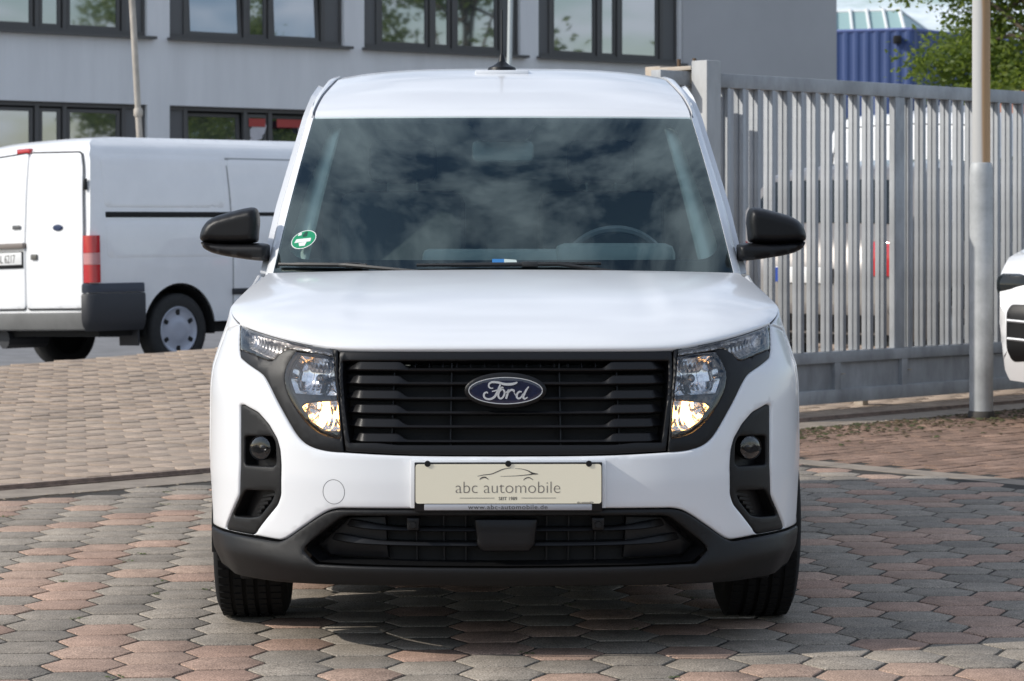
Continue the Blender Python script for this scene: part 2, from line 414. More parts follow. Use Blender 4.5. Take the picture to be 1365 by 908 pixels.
for i in range(-60, 61):
    for j in range(-10, 110):
        u, v = i * HR * 1.5, (j + (0.5 if i % 2 else 0)) * HEX_F + 2.0
        x, y = u * ca - v * sa, u * sa + v * ca
        s, o = so(x, y)
        if o < 0.80 + 0.09 or s > -2.35 - 0.20: continue
        if y < 1.0 or y > 14.5 or abs(x) > max(3.6, 0.30 * y + 0.9): continue
        vis = abs(x) < 0.2068 * y + 0.1 and y > 6.65
        hid = abs(x + .02) < 0.78 and 8.3 < y < 11.2
        cells.append((0 if vis and not hid else 1, y, x, s, o))
cells.sort()
rest = {'grey': MB(), 'red': MB()}
rg = random.Random(5)
for idx, (inv, y, x, s, o) in enumerate(cells):
    cname = 'red' if rg.random() < 0.40 else 'grey'; k = rg.randrange(3)
    z = rg.uniform(-.0010, .0016); tx, ty, tz = rg.gauss(0, .0035), rg.gauss(0, .0035), HEX_ROT + rg.gauss(0, .006)
    if idx < 300:
        p = link('paver_stone', hex_mesh[cname, k], yard); p.location = (x, y, z); p.rotation_euler = (tx, ty, tz)
    else:
        M = Matrix.Translation((x, y, z)) @ Matrix.Rotation(tz, 4, 'Z') @ Matrix.Rotation(tx, 4, 'X') @ Matrix.Rotation(ty, 4, 'Y'); me = hex_mesh[cname, k]
        rest[cname].add([M @ v.co for v in me.vertices], [tuple(f.vertices) for f in me.polygons])
gi = stone_mat('grey_paver_field', (0.255, 0.228, 0.197), (0.345, 0.306, 0.262), per_obj=False)
ri = stone_mat('red_paver_field', (0.385, 0.262, 0.208), (0.43, 0.315, 0.252), per_obj=False)
for cname, cm in (('grey', gi), ('red', ri)):
    tag(rest[cname].build('paver_field', cm, yard, 40), kind='stuff')
# stones of the apron towards the street, of the brick lot beside the gate
m = MB(); base = [stone(hexpoly(0.003, seed=k), seed=k, bev=.002, bdep=.0015) for k in range(3)]
r_ = random.Random(9)
i = 0
for i in range(-75, 45):
    for j in range(0, 34):
        s, q = i * HR * 1.5, -0.42 + (j + (0.5 if i % 2 else 0)) * HEX_F + 0.10
        if q < -0.42 + .09 or q > 6.15: continue
        x, y = xy(s, -q)
        if x < -0.24 * y - .3 or x > 0.26 * y + 1.0: continue
        M = Matrix.Translation((x, y, zg(s, -q) + r_.uniform(-.0025, .002))) @ Matrix.Rotation(math.atan2(GD.y, GD.x), 4, 'Z') @ Matrix.Rotation(r_.gauss(0, .004), 4, 'X') @ Matrix.Rotation(r_.gauss(0, .004), 4, 'Y')
        b = base[r_.randrange(3)]; m.add([M @ Vector(v) for v in b.v], b.f)
tag(m.build('paver_field', tan_stone, apron, 40), kind='stuff')
lot = sheet('brick_lot', -2.27, 30, 0.80, 30, 4, 4, joint_m, -0.009)
m = MB(); base = [stone([(-.0975, -.0475), (.0975, -.0475), (.0975, .0475), (-.0975, .0475)], seed=k, bev=.005) for k in range(3)]
for j in range(0, 60):
    for i in range(0, 42):
        s, o = -2.27 + .1 + i * .2 + (0.1 if j % 2 else 0), 0.85 + j * .1
        x, y = xy(s, o)
        if x > .25 * y + .6 or y < 9: continue
        wob = .02 * math.sin(i * 2.1 + j)
        M = Matrix.Translation((x, y, r_.uniform(-.003, .002))) @ Matrix.Rotation(math.atan2(GD.y, GD.x) + wob, 4, 'Z') @ Matrix.Rotation(r_.gauss(0, .01), 4, 'X')
        b = base[r_.randrange(3)]; m.add([M @ Vector(v) for v in b.v], b.f)
tag(m.build('paver_field', brick_stone, lot, 40), kind='stuff')
# concrete edging along the lot and the strip that carries the gate's ground rail
def strip_slabs(name, s0, s1, o0, o1, L, along, m_, label):
    root = bpy.data.objects.new(name, None); COL.objects.link(root); root.empty_display_size = .1; tag(root, kind='structure')
    n = int((s1 - s0 if along else o1 - o0) / L)
    for k in range(n):
        b = MB()
        if along: a0, a1, b0, b1 = s0 + k * L + .002, s0 + (k + 1) * L - .002, o0 + .004, o1 - .004
        else: a0, a1, b0, b1 = s0 + .004, s1 - .004, o0 + k * L + .002, o0 + (k + 1) * L - .002
        dz = r_.uniform(-.003, .002)
        t = [gpt(a0, b0, dz), gpt(a1, b0, dz), gpt(a1, b1, dz), gpt(a0, b1, dz)]
        b.add(t + [p - Vector((0, 0, .05)) for p in t], [(0, 1, 2, 3), (0, 4, 5, 1), (1, 5, 6, 2), (2, 6, 7, 3), (3, 7, 4, 0)])
        b.build('slab', m_, root, 0)
    return root
strip_slabs('edging_strip', -2.35 - .12, -2.27, 0.80, 8.8, 0.5, False, concrete_m, '')
strip_slabs('rail_strip', -12.0, 6.0, 0.46, 0.76, 1.0, True, concrete_m, '')
rail_m = mat('rail_steel', (0.2, 0.15, 0.125), 0.6, 0.3, noise=(18, 0.4))
m = MB(); a, b = gpt(-12, .44), gpt(6, .44)
for w, h in ((.05, .006), (.016, .022)):
    dv = Vector((GN.x, GN.y, 0)) * w / 2; up = Vector((0, 0, h))
    m.add([a - dv, a + dv, b + dv, b - dv, a - dv + up, a + dv + up, b + dv + up, b - dv + up], [(0, 1, 2, 3), (4, 7, 6, 5), (0, 4, 5, 1), (1, 5, 6, 2), (2, 6, 7, 3), (3, 7, 4, 0)])
tag(m.build('ground_rail', rail_m, None, 0), 'rusty steel ground rail for the sliding gate, let into the paving', 'rail')
# moss, leaf crumbs and dirt that gather along the foot of the gate and at the yard's edges
def crumbs(name, n, rnd, m_, size, lab):
    b = MB()
    for _ in range(n):
        s, o = rnd(); sc = size * r_.uniform(.4, 1.3); a = r_.uniform(0, 6.3); p = gpt(s, o, .001)
        vs = [p + Vector((sc * math.cos(a + t) * r_.uniform(.5, 1), sc * math.sin(a + t) * r_.uniform(.3, .8), r_.uniform(0, sc * .35))) for t in (0, 1.3, 2.5, 3.8, 5)]
        b.add(vs + [p + Vector((0, 0, sc * .45))], [(0, 1, 5), (1, 2, 5), (2, 3, 5), (3, 4, 5), (4, 0, 5)])
    tag(b.build(name, m_, None, 0), lab, None, kind='stuff')
crumbs('leaf_litter', 1500, lambda: (r_.uniform(-2.2, 4.5), min(2.2, max(.05, .78 + abs(r_.gauss(0, .35))))), mat('leaf_litter', (0.11, 0.075, 0.04), .95, noise=(6, .5, (.05, .045, .02))), .022, 'brown leaf litter and moss gathered on the bricks below the gate')
crumbs('moss', 260, lambda: (r_.uniform(-2.2, 3.6), .82 + abs(r_.gauss(0, .3))), mat('moss', (0.055, 0.06, 0.022), .95, noise=(8, .4)), .03, 'green brown moss between the bricks below the gate')
def yard_joint():
    while True:
        i, j = r_.randrange(-8, 9), r_.randrange(22, 60); u, v = i * HR * 1.5 + r_.choice((-1, 1)) * HFL, (j + (0.5 if i % 2 else 0)) * HEX_F + 2.0 + HEX_F / 2
        u += r_.gauss(0, .012); x, y = u * ca - v * sa, u * sa + v * ca; s, o = so(x, y)
        if o > 1 and s < -2.7: return s, o
spots = [yard_joint() for _ in range(60)]
def near_spot(): s, o = r_.choice(spots); return s + r_.gauss(0, .012), o + r_.gauss(0, .012)
crumbs('joint_weeds', 420, near_spot, mat('joint_weeds', (0.075, 0.10, 0.03), .9, noise=(20, .4)), .007, 'tiny green weeds and moss sprouting in the joints of the yard paving')
crumbs('sand_dust', 500, lambda: (r_.uniform(-7.5, 1), r_.uniform(.40, .46) if r_.random() < .5 else r_.uniform(.76, .82)), mat('sand_dust', (0.34, 0.28, 0.21), .95), .012, 'pale sand washed along the rail strip')

# ================================================================== the white van in the yard
paint = mat('white_paint', (0.76, 0.772, 0.79), 0.34, coat=.7)
paint.node_tree.nodes['Principled BSDF'].inputs['Coat Roughness'].default_value = .10
blackp = mat('black_plastic', (0.006, 0.006, 0.007), 0.40, spec=.32, bump=(900, 0.12))
greyp = mat('grained_grey_plastic', (0.007, 0.007, 0.0075), 0.42, spec=.30, noise=(30, 0.12), bump=(1300, 0.25))
gloss_black = mat('gloss_black', (0.006, 0.006, 0.007), 0.12)
dark_m = mat('dark_cavity', (0.008, 0.008, 0.008), 0.8)
chrome = mat('chrome', (0.82, 0.82, 0.83), 0.07, 1.0)
rubber = mat('tyre_rubber', (0.018, 0.018, 0.018), 0.75, noise=(25, 0.3))
alloy = mat('wheel_silver', (0.5, 0.51, 0.52), 0.35, 0.8)
trim_in = mat('pillar_trim', (0.60, 0.66, 0.62), 0.8)
dash_m = mat('dashboard', (0.36, 0.41, 0.40), 0.7, bump=(700, 0.2))
seat_m = mat('seat_cloth', (0.10, 0.115, 0.12), 0.9)
bulk_m = mat('bulkhead_grey', (0.36, 0.40, 0.40), .8)
lens_m = thin_glass('lamp_lens', (0.97, 0.97, 0.97), 0.05)
wind_m = thin_glass('windscreen_glass', (0.84, 0.95, 0.92), 0.05, k=1.7, gcol=(.84, 1.0, .96))
side_glass = thin_glass('side_glass', (0.82, 0.88, 0.87), 0.05, k=1.2)
frit = mat('frit_black', (0.004, 0.004, 0.006), 0.5)

CX0, YAW = (674.5 - PXC) / FPX * 7.0, RAD(0.5)
van = thing('white_van', 'white compact panel van facing the viewer with lit headlights and black grille', 'van', (CX0, 7.0, 0), YAW)
def pix(px, py, y):                       # photo pixel at depth y behind the van's nose -> the van's own X and Z
    Y = 7.0 + y; return (px - (674.5 - 2.6 * y)) / FPX * Y, CAMH + (PYH - py) * Y / FPX

# ---- lower body: a plan curve wrapped round the nose and along the sides; (a, Z) with a the way along that curve
Q_, T_ = 3.3, 0.66
th = np.linspace(0, math.pi / 2, 3000); tx = np.sin(th) ** (2 / Q_); tt = T_ * (1 - np.cos(th))
WREF = 0.90
arc = np.concatenate([[0], np.cumsum(np.hypot(np.diff(tx * WREF), np.diff(tt)))]); AM = float(arc[-1])
w_front = table([(.12, .862), (.18, .878), (.24, .888), (.32, .904), (.5, .908), (.74, .906), (.80, .900), (.85, .884), (.89, .870), (.94, .852), (.985, .842), (1.03, .815), (1.08, .785)], sm=7)
w_back = table([(.12, .85), (.2, .88), (.3, .90), (.6, .903), (.85, .893), (.95, .877), (1.02, .855), (1.08, .82)], sm=9)
n_z = table([(.12, .05), (.19, .02), (.24, .008), (.30, .002), (.36, .0), (.5, .0), (.6, .008), (.7, .022), (.8, .042), (.88, .065), (.94, .10), (1.08, .2)], sm=9)
def half_w(Z, t):
    k = smoothstep((t - 0.95) / 0.5); return lerp(w_front(Z), w_back(Z), k)
def wrap(a, Z):
    s = -1 if a < 0 else 1; a = abs(a)
    if a < AM:
        x = float(np.interp(a, arc, tx)); t = float(np.interp(a, arc, tt))
    else: x, t = 1.0, T_ + (a - AM)
    return Vector((s * x * half_w(Z, t), n_z(Z) * (1 - smoothstep(t / T_)) + t, Z))
def a_of_x(X, Z):
    x = min(0.9995, abs(X) / w_front(Z)); return math.copysign(float(np.interp(x, tx, arc)), X)
def a_of_y(y, Z):
    if y >= T_: return AM + y - T_
    lo, hi = 0.0, AM
    for _ in range(40):
        mid = (lo + hi) / 2
        if wrap(mid, Z).y < y: lo = mid
        else: hi = mid
    return lo
def P1(px, py):
    y = 0.05
    for _ in range(60):
        X, Z = pix(px, py, y); Zc = min(1.07, max(.13, Z)); yn = wrap(a_of_x(X, Zc), Zc).y; y += 0.5 * (yn - y)
    return a_of_x(X, Zc), Zc
def PP(pts): return [P1(*p) for p in pts]
def mir(poly): return [(-a, z) for a, z in poly]
def sym(pts): L_ = PP(pts); return L_ + [(-a, z) for a, z in reversed(L_)]      # left half traced from the outside in, completed by its mirror image
def two(name, mb, m, parent=None, smooth=50):
    parent = parent or van
    return mb.build(name, m, parent, smooth), mb.mirror_x().build(name, m, parent, smooth)
def sm2(pts, n=5): return [tuple(p) for p in catmull(pts, n)]

hood_px = sm2([(320, 432), (333, 437), (347, 442), (370, 449), (393, 454.6), (424, 461), (445, 464), (485, 465.6), (560, 466), (674.5, 466)])
mask_px = [(319, 433), (318, 467), (320, 477)] + sm2([(334.6, 488.5), (349, 499), (358, 513), (369, 535), (384, 562), (396, 581), (409, 593), (428, 600), (458, 603.5), (547, 608), (674.5, 609)])
low_px = [(283.5, 698)] + sm2([(297.7, 705.5), (336, 713), (368, 719), (378, 718.5), (388, 713), (402, 703), (424, 688), (438, 680.5), (452, 677.5), (470, 677.5), (553, 678), (674.5, 678)])
fog_px = round_poly([(319.4, 540), (324, 539), (344, 550), (358, 566), (369, 585), (373, 600), (374.4, 620), (374, 660), (370, 672), (337.4, 713.5), (300, 706), (302.5, 696), (318, 660), (319.4, 618)], 4, 3)

# arch: centre 0.83 behind the nose
ARCH_Y, ARCH_Z, ARCH_R, RARCH_Y = 0.83, 0.315, 0.365, 0.83 + 2.69
ya = lambda y: AM + y - T_
seam_y = 0.50
tip = P1(319, 433)
# fascia (bumper skin)
low_h = PP(low_px); mask_h = PP(mask_px)
aseam = a_of_y(seam_y, .6)
arch_pt = []
ang0 = math.acos((ARCH_Y - 0.515) / ARCH_R)
for k in range(9):
    t = math.pi - ang0 + ang0 * k / 8; yy = ARCH_Y + ARCH_R * math.cos(t); zz_ = ARCH_Z + ARCH_R * math.sin(t); arch_pt.append((-a_of_y(yy, zz_), zz_))
zl = low_h[0][1]
left_side = [(-a_of_y(.468, zl), zl)] + [p for p in reversed(arch_pt) if p[1] > zl + .01]          # up the arch edge
left_side += [(-a_of_y(lerp(.515, .50, k / 6), lerp(arch_pt[0][1], tip[1] - .02, k / 6)), lerp(arch_pt[0][1], tip[1] - .02, k / 6)) for k in range(1, 7)]
half = low_h[::-1] + left_side + mask_h          # centre bottom -> outwards -> up -> along the mask to the centre
fascia = half + [(-a, z) for a, z in reversed(half)]
fogL = PP(fog_px)
def clean(poly, e=2.5e-3):
    o = []
    for p in poly:
        if not o or math.hypot(p[0] - o[-1][0], p[1] - o[-1][1]) > e: o.append(p)
    if math.hypot(o[0][0] - o[-1][0], o[0][1] - o[-1][1]) < e: o.pop()
    return o
fascia = clean(fascia)
bump_o = panel('bumper_skin', fascia, paint, van, wrap, holes=[fogL, mir(fogL)], h=0.022, r=0.007, depth=0.03)

# lower bumper (grained grey) with the air intake
bot_px = [(300, 764)] + sm2([(316, 764), (362, 772), (400, 775), (500, 778), (674.5, 779)])
lbot = PP(bot_px)
lower = low_h[::-1] + [(-a_of_y(.462, zl), zl - .004), (-a_of_y(.455, .255), .255), (-a_of_y(.44, .215), .215)] + lbot[1:]
lower = clean([(a, z - .004) if i < len(low_h) else (a, z) for i, (a, z) in enumerate(lower)])
lower_full = clean(lower + [(-a, z) for a, z in reversed(lower)])
int_px = round_poly([(408, 731), (416, 721), (452, 692), (462, 687.5), (674.5, 687.5)], 5, 3)[3:-4] + [(674.5, 687.5)]
int_b = [(674.5, 755), (560, 754), (480, 752), (426, 749)]
intake = clean(PP([(408, 733), (410, 727), (418, 719), (452, 692), (458, 689), (466, 687.5), (560, 687.5), (674.5, 687.5)]))
intake_low = PP(int_b)
intake_full = clean(intake_low[::-1] and ([(a, z) for a, z in intake] + [(-a, z) for a, z in reversed(intake)] + [(-a, z) for a, z in reversed(intake_low)] + intake_low))
crease = sorted((abs(a), z) for a, z in PP([(292, 728), (305, 731), (331.5, 737), (360, 743), (393, 751), (426, 755), (550, 760), (674.5, 761)]))
cr_a, cr_z = [c[0] for c in crease], [c[1] for c in crease]
def lip(u, v, d):        # the face above the crease leans out to it, the one below drops away
    t = v - float(np.interp(abs(u), cr_a, cr_z)); k = .024 * (1 - .75 * smoothstep((abs(u) - .85) / .16))
    return k * math.exp(-(t / .055) ** 2) if t > 0 else k - .22 * abs(t)
panel('lower_bumper', lower_full, greyp, van, wrap, holes=[intake_full], h=0.015, proud=0.004, r=0.006, depth=0.07, hfun=lip)
m = MB(); panel('', clean([(a * 1.09, z + (.012 if z > .35 else -.06)) for a, z in intake_full]), None, None, wrap, h=.05, proud=-0.078, r=0, depth=0, mb=m)
ib = m.build('intake_backing', dark_m, van)
def swept_bar(mb, a0, a1, zf, hf, d0f, d1, n=48, lean=lambda a: .003):
    """bar along the wrap: zf(a) lower edge, hf(a) height, d0f(a) front depth, d1 back depth"""
    rows = []
    for k in range(n + 1):
        a = lerp(a0, a1, k / n); z0 = zf(a); hh = hf(a); nn = normal_of(wrap, a, z0 + hh / 2)
        f = lambda z, d: wrap(a, z) + nn * d
        b = min(.0025, hh * .3)
        rows.append([f(z0, d1), f(z0, d0f(a) - b), f(z0 + b, d0f(a)), f(z0 + hh - b, d0f(a) - lean(a)), f(z0 + hh, d0f(a) - lean(a) - b), f(z0 + hh, d1)])
    o = len(mb.v); mb.grid(rows, close_u=True); mb.f += [tuple(range(o, o + 6)), tuple(range(len(mb.v) - 1, len(mb.v) - 7, -1))]
aI = abs(P1(424, 720)[0])
for py, ax in ((709, 440), (729, 418)):
    a1 = abs(P1(ax, py)[0]); z0 = P1(674, py + 2)[1]
    m = MB(); swept_bar(m, -a1, a1, lambda a: z0 + .012 * (abs(a) / a1) ** 4, lambda a: .011 + .012 * smoothstep((abs(a) / a1 - .6) / .3), lambda a: -.03 - .03 * smoothstep((abs(a) / a1 - .75) / .25), -.075)
    m.build('intake_bar', blackp, van)
for sgn in (-1, 1):                                                   # blanked corners of the intake, with ribs
    m = MB(); pc = clean([P1(*p) for p in ((414, 729), (458, 692), (510, 691), (514, 750), (430, 746))]); pc = pc if sgn < 0 else mir(pc)
    panel('', pc, None, None, wrap, h=.03, proud=-.055, r=.004, depth=.02, mb=m); m.build('intake_blank', blackp, van)
for px in (552, 590, 620, 730, 760, 797):
    m = MB(); a = P1(px, 720)[0]; swept_bar(m, a - .002, a + .002, lambda a: P1(674, 753)[1], lambda a: .14, lambda a: -.06, -.08, 2); m.build('intake_rib', blackp, van, 0)
# radar cover and parking sensors in the intake
def on_wrap(d):
    return lambda u, v, k: wrap(u, v) + normal_of(wrap, u, v) * (d - k)
m = pillow(round_poly(PP([(632, 692), (717, 692), (713, 728), (706, 736), (643, 736), (636, 728)]), .006), on_wrap(-.012), .012, .05, .012); m.build('radar_cover', blackp, van)
for px in (550, 798):
    m = pillow(round_poly(PP([(px - 9, 690), (px + 9, 690), (px + 8, 708), (px - 8, 708)]), .005), on_wrap(-.014), .006, .04, .006, h=.006)
    so_ = m.build('sensor_mount', blackp, van)
    a, z = P1(px, 700); c = wrap(a, z) + normal_of(wrap, a, z) * -.006
    q = MB().lathe([(-.004, 0.0001), (-.004, .009), (.004, .0105), (.02, .0105)], c, 'Y', 20); q.build('parking_sensor', greyp, so_)
# under-tray, so that the van is closed below
m = MB(); rows = []
for y in (0.12, .3, .45, .8, 1.4, 2.4, 3.4, 4.2):
    ww = .52 if y < .2 else .70 if y < .4 else .66 if y < .5 else .80 if not (.42 < y < 1.3 or 3.1 < y < 4) else .62; rows.append([(x * ww, y, .235 if abs(x) < .9 else .30) for x in (-1, -.8, 0, .8, 1)])
m.grid(rows); m.build('under_tray', dark_m, van, 0)
m = MB(); m.tube([(-.66, .78, .24), (-.3, .72, .20), (.3, .72, .20), (.66, .78, .24)], .022, 8); m.box((0, .62, .205), (1.05, .05, .03), bev=.01); m.build('front_axle_beam', dark_m, van)
for s in (-1, 1):
    m = MB(); m.box((s * .70, .50, .20), (.2, .02, .075), bev=.006); m.build('air_deflector', blackp, van)

# ---- fog lamp pods
fp = panel('', fogL, None, None, wrap, holes=[clean(PP(round_poly([(324.5, 581), (361, 581), (366, 590), (367, 618), (363, 622), (324, 620)], 4, 3))), clean(PP(round_poly([(325, 653), (366, 655), (361, 668), (345, 688), (331, 690), (309, 688)], 4, 3)))], h=.014, proud=-.004, r=.005, depth=.035, mb=MB())
pods = two('fog_lamp_pod', fp, greyp)
pb = panel('', clean(PP([(320, 575), (370, 575), (373, 640), (368, 672), (334, 700), (303, 700), (318, 655)])), None, None, wrap, h=.03, proud=-.045, r=0, depth=0, mb=MB())
for i, o in enumerate((pb, pb.mirror_x())): o.build('pod_backing', blackp, pods[i])
rb = MB()
for k in range(5):
    pa = [P1(339 - 2.2 * k, 662 + 5.6 * k), P1(364 - 4.6 * k, 659 + 5.6 * k)]
    n0, n1 = normal_of(wrap, *pa[0]), normal_of(wrap, *pa[1]); A, B = wrap(*pa[0]) - n0 * .032, wrap(*pa[1]) - n1 * .008; Zv = Vector((0, 0, .0035)); Nn = (n0 + n1) * .006
    rb.add([A - Zv, B - Zv, B + Zv, A + Zv, A - Zv - Nn * 2, B - Zv - Nn * 2, B + Zv - Nn * 2, A + Zv - Nn * 2], [(0, 1, 2, 3), (4, 7, 6, 5), (0, 4, 5, 1), (3, 2, 6, 7), (1, 5, 6, 2)])
for i, o in enumerate((rb, rb.mirror_x())): o.build('pod_fin', greyp, pods[i], 0)
fog_m = mat('fog_reflector', (0.35, 0.36, 0.38), .2, 1.0)
fa, fz = P1(346, 597)
fn_ = normal_of(wrap, fa, fz); fn_ = (fn_ * .45 + Vector((0, -1, 0)) * .55).normalized(); fc = wrap(fa, fz)
for s in (-1, 1):
    c = Vector((fc.x if s < 0 else -fc.x, fc.y, fc.z)); nn = Vector((fn_.x if s < 0 else -fn_.x, fn_.y, fn_.z))
    M = nn.to_track_quat('Z', 'Y').to_matrix()
    fl = thing('fog_lamp', None, None); fl.parent = van
    MB().lathe([(-.06, .001), (-.058, .01), (-.045, .024), (-.02, .033), (-.012, .034)], c, 'Z', 32, M).build('reflector', fog_m, fl, 180)
    MB().lathe([(-.035, .036), (-.008, .036), (-.004, .0345), (-.004, .0335), (-.012, .033)], c, 'Z', 32, M).build('bezel', gloss_black, fl)
    MB().lathe([(-.008, .034), (-.006, .028), (-.0055, .015), (-.005, .0005)], c, 'Z', 32, M).build('lens', lens_m, fl, 180)
    MB().lathe([(-.05, .0005), (-.05, .012), (-.022, .012), (-.018, .006), (-.017, .0005)], c, 'Z', 16, M).build('bulb', gloss_black, fl, 60)

# ---- headlamps, mask and grille
lens_wing = clean(PP([(321, 434)] + sm2([(345, 443), (370, 450.5), (393, 456), (420, 461.5), (443, 465.5)]) + [(444, 474), (420, 470), (396, 466.5), (385, 464), (377, 466.5), (370, 471.5), (362, 480), (357, 480.3), (338, 472.5), (320.5, 465.5)]), .003)
lens_main = clean(PP([(394, 468.5), (420, 471), (444.5, 475.5), (447.5, 510), (450, 545), (453, 584)] + sm2([(444, 583.5), (426, 577), (408, 563), (393, 543), (383, 524), (379.5, 510), (379.5, 497), (384, 484)], 3)), .003)
mask_poly = clean(PP(hood_px[:32:2] + [(445, 464.5), (449.5, 466.3), (452, 520), (456.5, 590), (457.5, 602.5)]) + PP([p for p in mask_px[::-1] if p[0] < 455]), .003)
lm_mb = panel('', mask_poly, None, None, wrap, holes=[lens_wing, lens_main], h=.02, proud=-.003, r=.004, depth=.05, mb=MB(), hfun=lambda u, v, d: -.006 * smoothstep(1 - d / .012) * 0)
lamps = []
for i, mbx in enumerate((lm_mb, lm_mb.mirror_x())):
    hl = thing('headlamp', None, None); hl.parent = van; lamps.append(hl)
    mbx.build('surround', blackp, hl)
for poly, nm in ((lens_wing, 'indicator_lens'), (lens_main, 'lens')):
    mb = panel('', poly, None, None, wrap, h=.02, proud=-.0005, r=.003, depth=0.0, mb=MB())
    for i, o in enumerate((mb, mb.mirror_x())): o.build(nm, lens_m, lamps[i], 180)
bk = panel('', clean([(a, z) for a, z in PP([(322, 436), (393, 458), (447, 467), (455, 586), (425, 580), (390, 545), (376, 505), (378, 480), (360, 482), (322, 468)])]), None, None, wrap, h=.03, proud=-.075, r=0, depth=0, mb=MB())
for i, o in enumerate((bk, bk.mirror_x())): o.build('housing', dark_m, lamps[i])
def bowl(pxs, deep, R, rip, amp, d0, rnd=.006):
    poly = clean(round_poly(PP(pxs), rnd, 4), .002)
    return panel('', poly, None, None, wrap, h=.0045, proud=d0, r=0, depth=0, mb=MB(),
                 hfun=lambda u, v, d: -deep * math.sqrt(max(0, 1 - (1 - min(d / R, 1)) ** 2)) + (amp * (abs(((u / rip) % 1.0) - .5) * 2) + amp * .35 * (abs(((v / (rip * 1.9)) % 1.0) - .5) * 2) if d > .003 else 0))
reflect_m = mat('lamp_reflector', (0.82, 0.83, 0.85), 0.14, 1.0)
wing_m = mat('indicator_reflector', (0.55, 0.53, 0.52), 0.25, 1.0)
bz = panel('', lens_main, None, None, wrap, holes=[clean(round_poly(PP([(386, 487), (396, 471), (442, 477), (446, 526), (388, 523), (382, 505)]), .006, 4), .002), clean(round_poly(PP([(397, 541), (405, 536), (448, 533), (450.5, 574), (430, 573), (411, 561)]), .006, 4), .002)], h=.012, proud=-.02, r=.003, depth=.012, mb=MB())
r1 = bowl([(386, 487), (396, 471), (442, 477), (446, 526), (388, 523), (382, 505)], .045, .05, .017, .0016, -.024)
r2 = bowl([(397, 541), (405, 536), (448, 533), (450.5, 574), (430, 573), (411, 561)], .038, .045, .015, .0016, -.024)
r3 = bowl([(326, 440), (372, 452), (441, 467), (441, 472), (384, 462), (372, 467), (361, 477), (327, 462)], .022, .03, .02, .0016, -.018, .004)
amber = mat('lamp_lit', (1, .8, .5), .4, emit=((1.0, 0.48, 0.13), 15.0))
glow_m = mat('bulb_glass', (0.5, 0.5, 0.5), .1, .6)
trimring = mat('lamp_bezel', (0.012, 0.012, 0.013), .15)
c1a, c2a, c3a = P1(420, 502), P1(425, 552), P1(350, 461)
for i in range(2):
    hl = lamps[i]; f = (lambda mb: mb) if i == 0 else (lambda mb: mb.mirror_x())
    f(bz).build('bezel', trimring, hl); f(r1).build('main_reflector', reflect_m, hl, 60); f(r2).build('low_reflector', reflect_m, hl, 60); f(r3).build('indicator_reflector', wing_m, hl, 20)
    def bulb(c, r, L, d, mm, nm):
        p = wrap(*c); nn = Vector((0, -1, 0)); p = p + normal_of(wrap, *c) * d
        mb = MB().lathe([(0, .0005), (.002, r * .7), (.006, r), (L, r), (L, r * .9)], (p.x, p.y, p.z), 'Y', 16); f(mb).build(nm, mm, hl, 60)
    bulb(c1a, .012, .035, -.034, trimring, 'bulb_shield'); bulb((c1a[0] + .0, c1a[1] + .0), .008, .02, -.030, glow_m, 'bulb')
    p1 = (c1a[0], c1a[1] - .0)
    bulb(c2a, .011, .028, -.030, amber, 'lit_bulb')
    bulb((c2a[0] - .018, c2a[1] + .022), .004, .02, -.034, amber, 'lit_bulb')

# grille
gtop, gbot = P1(674, 481)[1], P1(674, 594)[1]
g_out = PP([(451.5, 467), (500, 467.6), (560, 467.8), (674.5, 467.8)]); g_bot = PP([(674.5, 607), (547, 606), (459.5, 601.5)])
g_full = clean(g_out + [(-a, z) for a, z in reversed(g_out)] + [(-a, z) for a, z in reversed(g_bot)] + g_bot, .003)
i_top = PP([(456, 480), (560, 480), (674.5, 480)]); i_bot = PP([(674.5, 593), (530, 593), (500, 590), (465, 590)])
i_full = clean(i_top + [(-a, z) for a, z in reversed(i_top)] + [(-a, z) for a, z in reversed(i_bot)] + i_bot, .003)
grille = thing('grille', None, None); grille.parent = van
panel('grille_frame', g_full, blackp, grille, wrap, holes=[i_full], h=.02, proud=-.006, r=.004, depth=.05, hfun=lambda u, v, d: -.007 if abs(v - P1(674, 474.5)[1]) < .0022 else 0)
m = MB(); panel('', clean([(a * 1.01, z) for a, z in i_full]), None, None, wrap, h=.05, proud=-.07, r=0, depth=0, mb=m); m.build('grille_backing', dark_m, grille)
aT0, aT1 = abs(P1(544, 520)[0]), abs(P1(528, 520)[0])
for k, yb in enumerate((493, 512, 532, 551.3, 570.3, 590)):
    ae = abs(P1(453.5 + k * 1.7, yb - 4)[0]); ag = abs(P1(473 + k * 1.5, yb - 4)[0]); z0 = P1(674, yb)[1]
    m = MB()
    swept_bar(m, -ae, ae, lambda a: z0 + .003 * smoothstep((abs(a) - ag + .01) / .03), lambda a: lerp(.0085, .0255, smoothstep((abs(a) - aT0) / (aT1 - aT0))) - .008 * smoothstep((abs(a) - ag) / max(.001, ae - ag)),
              lambda a: -.014 + .006 * smoothstep((abs(a) - aT0) / (aT1 - aT0)) - .026 * max(0, (abs(a) - ag) / (ae - ag)), -.06, n=110, lean=lambda a: .003 + .008 * smoothstep((abs(a) - ag + .004) / .008))
    m.build('grille_slat', blackp, grille, 30)
for px in (520, 600, 748, 828):
    m = MB(); a = P1(px, 530)[0]; swept_bar(m, a - .002, a + .002, lambda a: gbot, lambda a: gtop - gbot, lambda a: -.034, -.07, 2); m.build('grille_rib', blackp, grille, 0)
for k in range(14):
    px = 553 + k * 18.6
    m = MB(); a = P1(px, 484)[0]; z0 = P1(674, 489)[1]; swept_bar(m, a - .0012, a + .0012, lambda a: z0, lambda a: .016, lambda a: -.02, -.05, 2); m.build('grille_rib', blackp, grille, 0)
